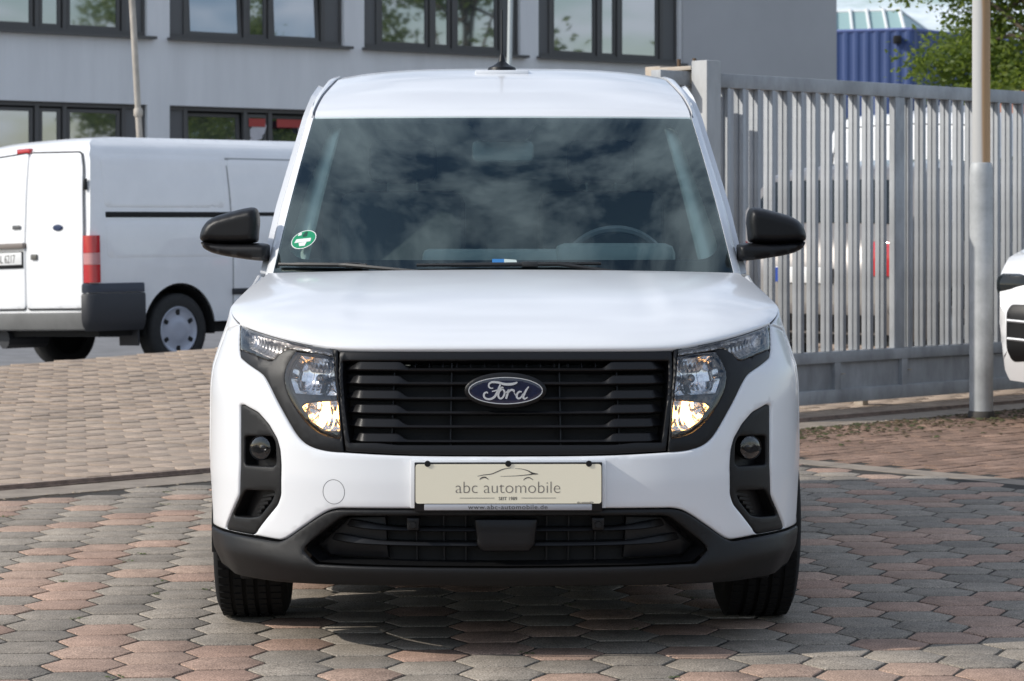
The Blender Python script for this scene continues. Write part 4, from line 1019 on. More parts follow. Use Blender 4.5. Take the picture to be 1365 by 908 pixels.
# ================================================================== sliding gate
galv = mat('galvanised_steel', (0.34, 0.357, 0.375), 0.55, 0.12, noise=(9, 0.22), brush=(1, 1, .35), coord='Object')
_n = galv.node_tree; _b = _n.nodes['Principled BSDF']; _src = _b.inputs['Base Color'].links[0].from_socket
_oi = _n.nodes.new('ShaderNodeObjectInfo'); _mr = _n.nodes.new('ShaderNodeMapRange'); _mr.inputs['To Min'].default_value = .78; _mr.inputs['To Max'].default_value = 1.12
_n.links.new(_oi.outputs['Random'], _mr.inputs['Value']); _mm = _n.nodes.new('ShaderNodeMix'); _mm.data_type = 'RGBA'; _mm.blend_type = 'MULTIPLY'; _mm.inputs[0].default_value = 1
_n.links.new(_src, _mm.inputs[6]); _n.links.new(_mr.outputs[0], _mm.inputs[7]); _n.links.new(_mm.outputs[2], _b.inputs['Base Color'])
galv_d = mat('galvanised_weathered', (0.33, 0.345, 0.36), 0.6, 0.1, noise=(5, 0.3), brush=(1, 1, .5))
rusty = mat('stained_steel', (0.40, 0.32, 0.24), 0.7, 0.1, noise=(8, 0.3, (0.46, 0.43, 0.38)))
GROT = Matrix.Rotation(math.atan2(GD.y, GD.x), 3, 'Z')
def gbox(mb, s0, s1, o0, o1, z0, z1, bev=0.0, zoff=0.0):
    x, y = xy((s0 + s1) / 2, (o0 + o1) / 2); mb.box((x, y, (z0 + z1) / 2), (abs(s1 - s0), abs(o1 - o0), z1 - z0), M=GROT, bev=bev); return mb
gate = thing('sliding_gate', 'galvanised steel sliding gate of upright bars on a deep panelled bottom beam', 'gate', (*xy(1.5, -.03), 0))
gi_inv = Vector((*xy(1.5, -.03), 0))
def gpart(mb, name, m, smooth=30):
    mb.v = [tuple(Vector(v) - gi_inv) for v in mb.v]; return mb.build(name, m, gate, smooth)
S0, S1 = -1.25, 5.2
gpart(gbox(MB(), S0, S1, 0, -.082, 2.069, 2.158, .004), 'top_rail', galv_d)
gpart(gbox(MB(), S0, S1, 0, -.08, .31, .383, .004), 'beam_rail', galv_d)
gpart(gbox(MB(), S0, S1, 0, -.08, .046, .135, .004), 'beam_rail', galv_d)
js = [-1.2, -.35, .43, 1.13, 1.93, 2.75, 3.5, 4.3, 5.14]
for k, s in enumerate(js):
    gpart(gbox(MB(), s - .03, s + .03, -.002, -.078, .135, .31), 'beam_post', galv_d)
    gpart(gbox(MB(), s + .03, s + .06, .012, -.002, .232, .240), 'lug', rusty, 0)
    if k < len(js) - 1: gpart(gbox(MB(), s + .03, js[k + 1] - .03, -.028, -.036, .135, .31), 'beam_panel', galv)
bar_f = None
s = S0 + .06; k = 0
while s < S1:
    if not (1.0 < s < 1.16):
        mb = MB().box((0, 0, (2.069 - .383) / 2), (.028, .036, 2.069 - .383 - .002), bev=.003)
        for nm_o, of in ((0, -.0205), (-.008, -.057)):
            if bar_f is None:
                bo = mb.build('bar', galv, gate, 30); bar_f = bo.data
            else: bo = link('bar', bar_f, gate)
            x, y = xy(s + nm_o, of); bo.location = (x - gi_inv.x, y - gi_inv.y, .384); bo.rotation_euler = (0, 0, math.atan2(GD.y, GD.x) + random.gauss(0, .03))
    s += .141
gpart(gbox(MB(), 1.035, 1.135, -.004, -.06, .383, 2.069, .004), 'stile', galv_d)
# guide posts with rollers
gp = thing('gate_guide', 'galvanised gate guide portal with two rollers under a stained top plate', 'gate post', (*xy(-.95, .1), 0))
gi_inv = Vector((*xy(-.95, .1), 0))
def gppart(mb, name, m, smooth=30): mb.v = [tuple(Vector(v) - gi_inv) for v in mb.v]; return mb.build(name, m, gp, smooth)
gppart(gbox(MB(), -1.016, -.886, .035, .165, 0, 2.22, .006), 'post', mat('post_galvanised', (0.37, 0.375, 0.375), .6, .12, noise=(6, .2), brush=(1, 1, .3)))
gppart(gbox(MB(), -1.016, -.886, -.36, -.23, 0, 2.20, .006), 'post', rusty)
gppart(gbox(MB(), -1.02, -.88, -.23, .035, 2.165, 2.19, .003), 'top_plate', rusty)
for o in (.0, -.13):
    x, y = xy(-.95, o); mb = MB().lathe([(-.06, .0005), (-.06, .03), (-.045, .036), (.0, .036), (.012, .03), (.012, .012), (.05, .012), (.05, .0005)], (x, y, 2.14), 'Z', 16); r = gppart(mb, 'roller', mat('roller_cream', (.45, .38, .27), .5), 40)
    mb = MB().lathe([(0, .012), (.05, .012), (.052, .0005)], (x, y, 2.19), 'Z', 8); gppart(mb, 'bolt', mat('bolt_rust', (.12, .08, .05), .7, .3), 40)
# small stop post behind the beam
st = gbox(MB(), .83, .89, -.12, -.2, 0.0, .14, .004); x, y = xy(.86, -.16); st.v = [(a - x, b - y, c) for a, b, c in st.v]
sp_ = st.build('stop_post', rusty, None, 30, (x, y, 0)); tag(sp_, 'short stained steel stub standing under the gate beam', 'post')

# steel pole in front of the gate
PX_, PY_ = (1308 - PXC) / FPX * 15.57, 15.57
pole = thing('steel_pole', 'round galvanised steel pole with thinner rust streaked upper pipe before the gate', 'pole', (PX_, PY_, 0))
MB().lathe([(.0, .074), (1.52, .074), (1.57, .072), (1.60, .064), (1.605, .056)], (0, 0, 0), 'Z', 32).build('lower_tube', mat('pole_galvanised', (0.40, 0.415, 0.42), .55, .1, noise=(5, .25)), pole, 40)
pm = mat('pole_upper', (0.40, 0.40, 0.385), .6, .15, noise=(11, .2))
pmr = bpy.data.materials.new('pole_rust_streak'); pmr.use_nodes = True; n = pmr.node_tree; b = n.nodes['Principled BSDF']; b.inputs['Roughness'].default_value = .7
t = n.nodes.new('ShaderNodeTexCoord'); sx = n.nodes.new('ShaderNodeSeparateXYZ'); n.links.new(t.outputs['Object'], sx.inputs[0])
nn = n.nodes.new('ShaderNodeTexNoise'); nn.inputs['Scale'].default_value = 14; mp = n.nodes.new('ShaderNodeMapping'); mp.inputs['Scale'].default_value = (1, 1, .12); n.links.new(t.outputs['Object'], mp.inputs[0]); n.links.new(mp.outputs[0], nn.inputs['Vector'])
ad = n.nodes.new('ShaderNodeMath'); ad.operation = 'MULTIPLY_ADD'; ad.inputs[1].default_value = .03; n.links.new(nn.outputs['Fac'], ad.inputs[0]); n.links.new(sx.outputs[0], ad.inputs[2])
rr = n.nodes.new('ShaderNodeValToRGB'); rr.color_ramp.elements[0].position = .0; rr.color_ramp.elements[1].position = .016; rr.color_ramp.elements[0].color = (.45, .45, .44, 1); rr.color_ramp.elements[1].color = (.40, .25, .13, 1)
n.links.new(ad.outputs[0], rr.inputs[0]); n.links.new(rr.outputs[0], b.inputs['Base Color'])
MB().lathe([(1.60, .0565), (6.6, .054), (6.61, .0005)], (0, 0, 0), 'Z', 32).build('upper_pipe', pmr, pole, 40)
MB().lathe([(.0, .083), (.03, .083), (.045, .076)], (0, 0, 0), 'Z', 32).build('foot_collar', mat('foot_dark', (.06, .055, .05), .8), pole, 40)

# ================================================================== vehicles: generic shell
def car_shell(root, top, zb, arches, wt, pm_, ends, crown=.03, h=.05, taper=.07, name='body'):
    """top: outline (y, z) from the rear bottom over the roof to the front bottom; wt: half width by height"""
    L0, L1 = min(p[0] for p in top), max(p[0] for p in top)
    def X(y, Z):
        e = 0
        for d, R in ((y - L0, ends[0]), (L1 - y, ends[1])):
            if d < R: e += taper * (1 - math.sqrt(max(0, 1 - (1 - max(d, 0) / R) ** 2)))
        return wt(Z) - e
    tp = resample(top + [top[0]], .06); n = 0
    tp = []
    for i in range(len(top) - 1):
        a, b = top[i], top[i + 1]; k = max(1, int(math.hypot(b[0] - a[0], b[1] - a[1]) / .05)); tp += [(lerp(a[0], b[0], j / k), lerp(a[1], b[1], j / k)) for j in range(k)]
    tp.append(top[-1])
    bot = []
    for (yc, zc_, R) in sorted(arches, key=lambda t: -t[0]):
        a0 = math.asin(max(-1, min(1, (zb - zc_) / R))); bot += [(yc + R * math.cos(t), zc_ + R * math.sin(t)) for t in np.linspace(a0, math.pi - a0, 22)]
    poly = clean(tp + bot, .004)
    sf = lambda y, Z: Vector((X(y, Z), y, Z))
    mb = panel('', poly, None, None, sf, h=h, r=0, depth=.03, mb=MB()); both = MB().add(mb.v, mb.f); q = mb.mirror_x(); both.add(q.v, q.f)
    rows = []
    for i, (y, z) in enumerate(tp):
        a, b = Vector(tp[max(i - 1, 0)]), Vector(tp[min(i + 1, len(tp) - 1)]); t = (b - a).normalized(); nn = Vector((-t.y, t.x)); x = X(y, z)
        rows.append([Vector((u * x, y + nn.x * crown * (1 - u ** 4), z + nn.y * crown * (1 - u ** 4))) for u in np.linspace(-1, 1, 15)])
    both.grid(rows)
    o = both.build(name, pm_, root, 38)
    return X
def car_wheels(root, pts, R, halfw, track, cap_m, dark=True, cap='hub'):
    for y in pts:
        for s in (-1, 1):
            w_ = thing('wheel', None, None, (s * track, y, R)); w_.parent = root
            MB().lathe([(-halfw, R * .66), (-halfw * 1.05, R * .8), (-halfw * .95, R * .95), (-halfw * .75, R), (halfw * .75, R), (halfw * .95, R * .95), (halfw * 1.05, R * .8), (halfw, R * .66)], (0, 0, 0), 'X', 40).build('tyre', rubber, w_, 60)
            pr = [(s * halfw * .9, R * .66), (s * halfw * .98, R * .62), (s * halfw * .9, R * .58), (s * halfw * .75, R * .5), (s * halfw * .95, R * .3), (s * halfw * 1.0, R * .16), (s * halfw * .96, .0005)]
            MB().lathe(pr, (0, 0, 0), 'X', 40).build('hubcap', cap_m, w_, 60)
            for k in range(6):
                a = 2 * math.pi * (k + .5) / 6; c = (s * halfw * .82, R * .49 * math.cos(a), R * .49 * math.sin(a)); mb = MB(); mb.box((0, 0, 0), (.02, R * .16, R * .11), M=Matrix.Rotation(a, 3, 'X'), bev=.006); mb.build('vent', dark_m, w_, 0, c)
            mb = MB(); mb.lathe([(-s * .02, R * .1), (-s * .03, R * .64)], (0, 0, 0), 'X', 24); mb.build('brake_disc', dark_m, w_)
def yz_panel(root, name, poly, m_, X, proud, both=True, h=.06, r=.004, depth=.01):
    sf = lambda y, Z: Vector((X(y, Z), y, Z)); mb = panel('', poly, None, None, sf, h=h, proud=proud, r=r, depth=depth, mb=MB())
    mb.build(name, m_, root); 
    if both: mb.mirror_x().build(name, m_, root)
pink_lens = mat('pink_lens', (0.55, 0.25, 0.25), .15, coat=1.0)
carglass = mat('dark_car_glass', (0.012, 0.016, 0.018), 0.05)
red_lens = mat('red_lens', (0.5, 0.012, 0.02), 0.15, coat=1.0); clear_lens = mat('clear_lens', (0.5, 0.5, 0.5), 0.12, .3)

# ------------------------------------------------------------------ the older delivery van at the kerb
tp_paint = mat('old_van_paint', (0.82, 0.825, 0.83), 0.35, coat=.8, noise=(2.5, .04))
FV = Vector((.694, .72)); RV = Vector((.72, -.694)); CV = Vector((-3.71, 22.0)); ROLL = RAD(-1.9)
OV = CV - RV * .98
dv_ = thing('delivery_van', 'white older delivery van parked at the kerb, seen from its rear doors', 'van', (OV.x, OV.y, -.145), -math.atan2(FV.x, FV.y)); dv_.rotation_euler[1] = ROLL; dv_.scale = (1, 1, 1.035)
def vs_(px, py):      # a point on its right flank -> length from the tail, height
    k = (px - PXC) / FPX; l = (k * CV.y - CV.x) / (FV.x - FV.y * k); Y = CV.y + FV.y * l; return l, CAMH + (PYH - py) * Y / FPX + .145 - .033 * .98
def vr_(px, py):      # a point on its tail -> lateral, height
    k = (px - PXC) / FPX; r = -(k * CV.y - CV.x) / (RV.x + -RV.y * k * 1.0) if False else (CV.x - k * CV.y) / (RV.x - k * RV.y); Y = CV.y - RV.y * r; x = .98 - r; return x, CAMH + (PYH - py) * Y / FPX + .145 - .033 * x
wtv = table([(.25, .93), (.45, .965), (.9, .985), (1.2, .98), (1.6, .945), (1.85, .905), (1.97, .84), (2.06, .66)], sm=9)
VX = car_shell(dv_, [(0.02, .36), (0.0, .6), (.0, 1.1), (.03, 1.6), (.06, 1.88), (.12, 1.985), (.22, 2.03), (.5, 2.05), (3.0, 2.06), (3.2, 2.0), (4.0, 1.28), (4.25, 1.17), (4.7, 1.02), (4.84, .85), (4.88, .5), (4.84, .3)], .40, [(.987, .33, .42), (3.92, .33, .42)], wtv, tp_paint, (.1, .5), crown=.015, taper=.055)
yr = lambda Z: table([(.3, 0.0), (1.1, 0.0), (1.6, .03), (1.9, .065)], sm=5)(Z) - .016
rear_s = lambda x, Z: Vector((x, yr(Z) + .0, Z))
seam_x = 0.0
for s in (-1, 1):
    dp = round_poly([(s * .012, .55), (s * .87, .55), (s * .875, 1.2), (s * .835, 1.75), (s * .79, 1.90), (s * .012, 1.93)], .04, 3)
    dp = dp if s > 0 else dp[::-1]
    bx0 = [(a + (.012 if abs(a) > .3 else -.0) * (1 if a > 0 else -1), b + (.012 if b > 1 else -.012)) for a, b in dp]
    panel('door_gap', bx0, dark_m, dv_, rear_s, h=.2, proud=.004, r=0, depth=0)
    d_ = panel('rear_door', dp, tp_paint, dv_, rear_s, h=.08, proud=.012, r=.010, depth=.03)
    MB().box((s * .89, .005, 1.62 if True else 0), (.03, .03, .10), bev=.006).build('hinge', blackp, d_); MB().box((s * .91, -.01, .78), (.03, .03, .10), bev=.006).build('hinge', blackp, d_)
    if s > 0:
        hx, hz = vr_(53, 348); m = MB(); m.box((hx, -.035, hz), (.09, .03, .05), bev=.01); m.build('handle', mat('handle_grey', (.12, .115, .1), .4), d_)
        bx2, bz2 = vr_(84, 310); pillow([(p[0] + bx2, p[1] + bz2) for p in ell(.07, .028, 32)], lambda u, v, d: Vector((u, -.03 + d, v)), .006, .01, .01, h=.02).build('badge', mat('badge_blue2', (.02, .035, .09), .3), d_)
    else:
        MB().box((-.30, -.04, vr_(20, 334)[1]), (.62, .05, .05), bev=.012).build('plate_lamp_bar', mat('plate_bar', (.2, .17, .15), .4), d_)
        pz = vr_(20, 352)[1]; MB().box((-.30, -.032, pz), (.54, .015, .15), bev=.003).build('plate_holder', blackp, d_)
        pl2 = MB().box((-.30, -.0405, pz + .012), (.52, .006, .11), bev=.002).build('number_plate', mat('plate_white', (.75, .75, .74), .4), d_)
        text_mesh('BL 6217', .105, ink, d_, Matrix.Translation((-.28, -.0445, pz - .026)) @ FACE_CAM, 'plate_lettering', .0004, 0, .82)
        MB().box((-.535, -.0435, pz + .012), (.045, .002, .105)).build('plate_blue_band', mat('plate_blue', (.01, .05, .3), .4), d_, 0)
        text_mesh('CITY', .07, mat('badge_grey', (.12, .12, .12), .3, .5), d_, Matrix.Translation((-.17, -.031, vr_(2, 313)[1])) @ FACE_CAM, 'model_lettering', .002) if False else None
        m = MB(); m.box((-.13, -.03, vr_(3, 311)[1]), (.12, .008, .035), bev=.003); m.build('model_badge', mat('badge_grey', (.15, .15, .15), .3, .5), d_)
bl_ = vr_(35, 196); MB().box((-.12, .075, 1.955), (.20, .05, .045), bev=.01).build('brake_light', red_lens, dv_)
# tail lamps wrap the corner
for s in (-1, 1):
    tl = thing('tail_lamp', None, None); tl.parent = dv_
    z0, z1 = vs_(126, 381)[1], vs_(126, 320)[1]
    for za, zb_, mm, nm in ((z0, z0 + .155, red_lens, 'red_lens'), (z0 + .157, z0 + .255, pink_lens, 'clear_lens'), (z0 + .257, z1, red_lens, 'red_lens')):
        pts = [(.885, -.028), (.935, -.026), (.972, -.012), (.992, .012), (1.0, .05), (.999, .075), (.95, .075), (.89, .03)]
        m = MB(); rows = [[Vector((s * (x if zz_ > 0 else x), y + yr(zz_) * .0, zz_)) for x, y in pts] for zz_ in (za, zb_)]
        m.grid(rows, close_u=True); m.f += [tuple(range(8)), tuple(range(15, 7, -1))]; m.build(nm, mm, tl, 50)
# bumper, corner mouldings, side mouldings
rb_m = mat('old_bumper', (0.16, 0.16, 0.155), .6, noise=(3, .15)); rb_d = mat('old_side_plastic', (0.025, 0.026, 0.03), .55)
m = MB(); rows = []
for z, d in ((.36, -.0), (.37, -.05), (.44, -.085), (.505, -.085), (.515, -.05), (.515, .05)): rows.append([Vector((u * .90, d + .025 * u ** 6, z)) for u in np.linspace(-1, 1, 17)])
m.grid(rows); m.build('rear_bumper', rb_m, dv_)
for s in (-1, 1):
    pts = [(.90, -.07), (.95, -.058), (.985, -.03), (1.005, .02), (1.012, .1), (1.012, .56), (1.0, .565), (.92, .3), (.90, 0)]
    zt, zm, zbm = vs_(128, 382)[1], vs_(128, 394)[1], .35
    for za, zb_, k, nm, mm in ((zbm, zm - .006, 0, 'bumper_corner', rb_d), (zm, zt, -.012, 'corner_moulding', mat('old_side_band', (.03, .035, .05), .4))):
        lv = [(za, .045), (za + .05, .012), (za + .10, 0), (zb_ - .02, 0), (zb_, .012)] if k == 0 else [(za, 0), (zb_ - .015, 0), (zb_, .012)]
        m = MB(); rows = [[Vector((s * (x + (k - ins if x > .93 else 0)), (y - k * .6 + ins) if y < .03 else y, zz_)) for x, y in pts] for zz_, ins in lv]
        m.grid(rows, close_u=True); n9 = len(lv) * 9; m.f += [tuple(range(9)), tuple(range(n9 - 1, n9 - 10, -1))]; m.build(nm, mm, dv_, 40)
    a0, a1 = vs_(146, 289), vs_(280, 293)
    m = MB(); m.box((s * (VX(1.8, 1.4) - .004), (a0[0] + 3.1) / 2, (a0[1] + vs_(146, 297)[1]) / 2), (.03, 3.1 - a0[0], .05), M=Matrix.Rotation(0, 3, 'X'), bev=.006); m.build('door_track', dark_m, dv_)
    if s > 0: yz_panel(dv_, 'door_gap', [(1.606, .506), (3.014, .506), (3.014, 1.874), (1.606, 1.874)], mat('soft_gap', (.34, .345, .35), .8), VX, .0025, both=False, h=.1, r=0, depth=0)
    yz_panel(dv_, 'sliding_door', round_poly([(1.62, .52), (3.0, .52), (3.0, 1.86), (1.62, 1.86)], .05, 3) if True else None, tp_paint, (lambda y, Z: s * VX(y, Z)), .006 if s > 0 else -.006, both=False, depth=.012) if s > 0 else None
    yz_panel(dv_, 'side_pressing', round_poly([(.16, 1.42), (1.55, 1.42), (1.55, 1.87), (.16, 1.87)], .05, 3), tp_paint, VX, .004, both=False, h=.07, r=.006, depth=.006) if s > 0 else None
    yz_panel(dv_, 'side_pressing', round_poly([(.16, .98), (1.5, .98), (1.55, 1.30), (.16, 1.30)], .05, 3), tp_paint, VX, .003, both=False, h=.07, r=.006, depth=.006) if s > 0 else None
    m = MB(); m.box((s * .985, 2.4, vs_(310, 392)[1]), (.03, 1.6, .055), bev=.008); m.build('rubbing_strip', rb_d, dv_)
    m = MB(); m.box((s * .80, .53, .36), (.28, .02, .30), bev=.004); m.build('mud_flap', rb_d, dv_)
    mb = MB(); mb.grid([[Vector((s * x, .987 + .40 * math.cos(t), .33 + .40 * math.sin(t))) for t in np.linspace(-.1, math.pi + .1, 24)] for x in (.55, .97)]); mb.grid([[Vector((s * .55, .987 + r * math.cos(t), .33 + r * math.sin(t))) for t in np.linspace(-.1, math.pi + .1, 12)] for r in (.02, .40)]); mb.build('arch_liner', dark_m, dv_)
m = MB(); m.box((0, 2.4, .36), (1.7, 4.5, .12)); m.build('underbody', dark_m, dv_, 0)
m = MB(); m.tube([(-.84, .987, .33), (.84, .987, .33)], .06, 8); m.tube([(-.55, .1, .28), (-.55, .55, .28)], .09, 10); m.build('axle_and_silencer', rb_d, dv_)
yz_panel(dv_, 'cab_window', round_poly([(3.1, 1.30), (3.85, 1.30), (3.25, 1.85), (3.1, 1.85)], .04, 3), carglass, VX, .004)
car_wheels(dv_, (.987, 3.92), .33, .105, .845, mat('van_hubcap', (.42, .44, .5), .4, .3))

# ------------------------------------------------------------------ cars behind and beside the gate
def place(root_xy, heading):     # heading: unit vector of the car's forward direction
    return (root_xy[0], root_xy[1]), -math.atan2(heading[0], heading[1])
wtc = table([(.15, .78), (.3, .87), (.55, .905), (.8, .90), (.95, .88), (1.1, .82), (1.35, .68), (1.5, .55)], sm=9)
def simple_car(name, label, x, y, head, pm_, group=None, tall=0.0, cat='car'):
    (X0, Y0), rz = place((x, y), head); z = on_ground(x, y).z
    r = thing(name, label, cat, (X0, Y0, z), rz, group)
    T = [(0.05, .32), (0.0, .5), (.02, .8), (.08, .98), (.16, 1.05 + tall * .3), (.45, 1.36 + tall), (.62, 1.44 + tall), (1.2, 1.50 + tall), (2.0, 1.50 + tall), (2.5, 1.40 + tall), (3.2, 1.02 + tall * .2), (3.5, .97), (3.95, .88), (4.12, .78), (4.2, .6), (4.2, .4), (4.12, .24)]
    wt = wtc if tall == 0 else table([(.15, .78), (.3, .88), (.6, .92), (.95, .905), (1.15, .86), (1.45 + tall, .70), (1.55 + tall, .6)], sm=9)
    X = car_shell(r, T, .22, [(.72, .32, .37), (3.32, .32, .37)], wt, pm_, (.5, .6), crown=.035, taper=.16)
    yz_panel(r, 'side_window', round_poly([(.65, 1.02), (1.55, 1.0), (1.55, 1.34 + tall), (.85, 1.32 + tall)], .04, 3), carglass, X, .004)
    yz_panel(r, 'side_window', round_poly([(1.65, 1.0), (2.95, .99), (2.4, 1.28 + tall), (1.65, 1.34 + tall)], .04, 3), carglass, X, .004)
    def over(nm, t0, t1, wfrac, mm, o0=.036):   # overlay on the top strip between two outline points
        rows = []
        for k in range(9):
            yy, z_ = lerp(t0[0], t1[0], k / 8), lerp(t0[1], t1[1], k / 8); d = Vector((t1[0] - t0[0], t1[1] - t0[1])).normalized(); nn = Vector((-d.y, d.x))
            rows.append([Vector((u * wfrac * X(yy, z_), yy + nn.x * (.035 * (1 - (u * wfrac) ** 4) + .006), z_ + nn.y * (.035 * (1 - (u * wfrac) ** 4) + .006))) for u in np.linspace(-1, 1, 11)])
        MB().grid(rows).build(nm, mm, r)
    over('rear_window', (.19, 1.09 + tall * .35), (.44, 1.34 + tall), .88, carglass)
    over('windscreen', (2.56, 1.37 + tall * .9), (3.14, 1.06 + tall * .25), .9, carglass)
    over('rear_bumper_insert', (.045, .34), (.005, .47), .9, blackp)
    for s in (-1, 1):
        MB().box((s * .72, .02, .86 + tall * .2), (.24, .10, .22 + tall * .4), bev=.03).build('tail_lamp', red_lens, r)
        MB().box((s * .70, 4.06, .74), (.28, .20, .12), bev=.04).build('headlamp', clear_lens, r)
        MB().box((s * .98, 2.72, 1.02), (.2, .1, .13), bev=.04).build('door_mirror', pm_, r)
    hd = MB().box((0, -.035, .72 + tall * .3), (.53, .02, .12), bev=.003).build('number_plate', mat('plate_white', (.75, .75, .74), .4), r)
    MB().box((-.24, -.048, .72 + tall * .3), (.045, .004, .11)).build('blue_band', mat('plate_blue', (.01, .05, .3), .4), hd, 0)
    MB().box((0, 4.225, .58), (.62, .04, .16), bev=.018).build('grille', blackp, r); MB().box((0, 4.215, .36), (.70, .04, .11), bev=.018).build('lower_intake', blackp, r); MB().box((0, 4.246, .46), (.52, .015, .11), bev=.003).build('front_plate', mat('plate_white', (.75, .75, .74), .4), r)
    m = MB(); m.box((0, 2.05, .28), (1.4, 3.9, .1)); m.build('underbody', dark_m, r, 0)
    for yy in (.72, 3.32):
        for s in (-1, 1):
            mb = MB(); mb.grid([[Vector((s * q, yy + .355 * math.cos(t), .32 + .355 * math.sin(t))) for t in np.linspace(-.1, math.pi + .1, 20)] for q in (.5, .85)]); mb.grid([[Vector((s * .5, yy + q * math.cos(t), .32 + q * math.sin(t))) for t in np.linspace(-.1, math.pi + .1, 12)] for q in (.02, .355)]); mb.build('arch_liner', dark_m, r)
    car_wheels(r, (.72, 3.32), .32, .1, .775, alloy)
    return r
def corner(px, Y, lat, fwd=FV):       # origin of a car whose rear right corner is seen at px, Y
    x = (px - PXC) / FPX * Y; o = Vector((x, Y)) - Vector((fwd[1], -fwd[0])) * lat; return o.x, o.y
x, y = corner(1199, 18.3, .86); simple_car('parked_car', 'taupe grey estate car parked behind the gate with white number plate', x, y, FV, mat('taupe_paint', (0.20, 0.185, 0.175), .35, .3, coat=.8), 'cars parked behind the gate', tall=.12)
x, y = corner(1330, 21.5, .86); simple_car('parked_car', 'dark blue car parked behind the gate bars beside the steel pole', x, y, FV, mat('dark_blue_paint', (0.012, 0.02, 0.045), .3, .3, coat=1), 'cars parked behind the gate', tall=.15)
WP = mat('second_white_paint', (0.76, 0.765, 0.77), .3, coat=1)
# white car whose front corner shows beside the pole, nose to the viewer's left
hd_ = Vector((-.66, -.751))
fx, fy = (1339 - PXC) / FPX * 14.9, 14.9
rt = Vector((hd_.y, -hd_.x))             # its own right-hand side
noseR = Vector((fx, fy)); org = noseR - hd_ * 4.2 - rt * .745
wc = simple_car('parked_car', 'white car with slatted air intake parked on the bricks beside the steel pole', org.x, org.y, hd_, WP, None)
# details of its front corner
wc.scale = (1, 1, 1.15)
for ch in wc.children:
    if ch.name.startswith('headlamp'): ch.data.materials[0] = carglass
yf_ = lambda Z: float(np.interp(Z, [.24, .4, .6, .78, .88, .97], [4.12, 4.2, 4.2, 4.12, 3.95, 3.5]))
fs_ = lambda x, Z: Vector((x, yf_(Z) + .035 * (1 - min(1, abs(x) / .745) ** 4), Z))
for s in (-1, 1):
    vt = thing('side_intake', None, None); vt.parent = wc
    P_ = lambda q: [(s * a, b) for a, b in q][::s]
    panel('opening', P_(round_poly([(.44, .36), (.70, .34), (.728, .42), (.725, .60), (.70, .64), (.48, .64)], .03, 4)), blackp, vt, fs_, h=.05, proud=.006, r=.003, depth=.006, flip=True)
    for z in (.45, .545):
        m = MB(); m.tube([fs_(s * .46, z) + Vector((0, .012, 0)), fs_(s * .715, z + .012) + Vector((0, .012, 0))], .009, 6); m.build('slat', mat('slat_grey', (.3, .31, .33), .35, .5), vt)
    panel('headlamp_glass', P_(round_poly([(.40, .74), (.70, .76), (.745, .87), (.60, .86), (.42, .80)], .02, 3)), carglass, vt, fs_, h=.04, proud=.012, r=.004, depth=.02, flip=True)
# white van far behind the gate
vb = copy_tree(dv_); x, y = corner(1306, 25.0, .98); vb.location = (x, y, on_ground(x, y).z - .0); vb.rotation_euler = (0, 0, -math.atan2(FV.x, FV.y)); vb['label'] = 'white delivery van glimpsed through the gate bars beyond the parked cars'
for ch in list(vb.children):
    if ch.name.startswith('brake_light'): bpy.data.objects.remove(ch)
vb['group'] = 'white delivery vans'; dv_['group'] = 'white delivery vans'
# trailer box and shipping container behind the gate
def big_box(name, label, cat, px0, px1, Y, ztop, z0, depth, m_, ribs=True):
    x0, x1 = (px0 - PXC) / FPX * Y, (px1 - PXC) / FPX * Y; c = ((x0 + x1) / 2, Y + depth / 2); r = thing(name, label, cat, (*c, on_ground(*c).z))
    w = x1 - x0; m = MB(); m.box((0, 0, (z0 + ztop) / 2), (w, depth, ztop - z0), bev=.03); m.build('box', m_, r)
    if ribs:
        n = max(3, int(w / .3))
        for k in range(n): MB().box((-w / 2 + (k + .5) * w / n, -depth / 2 - .012, (z0 + ztop) / 2), (w / n * .45, .03, ztop - z0 - .16)).build('rib', m_, r, 0)
    for sx in (-1, 1):
        for sy in (-1, 1): MB().box((sx * (w / 2 - .12), sy * (depth / 2 - .12), z0 / 2), (.2, .2, z0 + .02)).build('foot', dark_m, r, 0)
    MB().box((0, -depth / 2 - .02, ztop - .05), (w + .02, .06, .11)).build('top_beam', m_, r, 0); MB().box((0, -depth / 2 - .02, z0 + .05), (w + .02, .06, .11)).build('bottom_beam', m_, r, 0)
    return r
big_box('box_trailer', 'pale grey box trailer standing behind the gate bars', 'trailer', 1238, 1300, 30, 2.75, 1.42, 2.4, mat('trailer_grey', (.45, .48, .55), .5), False)
big_box('shipping_container', 'orange shipping container behind the gate at the foot of the tree', 'container', 1363, 1560, 36, 3.32, .35, 2.4, mat('container_orange', (.52, .17, .07), .6, noise=(2, .15)))

# ================================================================== office building across the street
FP0 = Vector((-8.69, 42.0)); FD = Vector((.792, .611)).normalized(); FN = Vector((FD.y, -FD.x))
ofc = thing('office_building', 'grey rendered two storey office block with dark framed ribbon windows', 'building', (FP0.x, FP0.y, -.21), math.atan2(FD.y, FD.x))
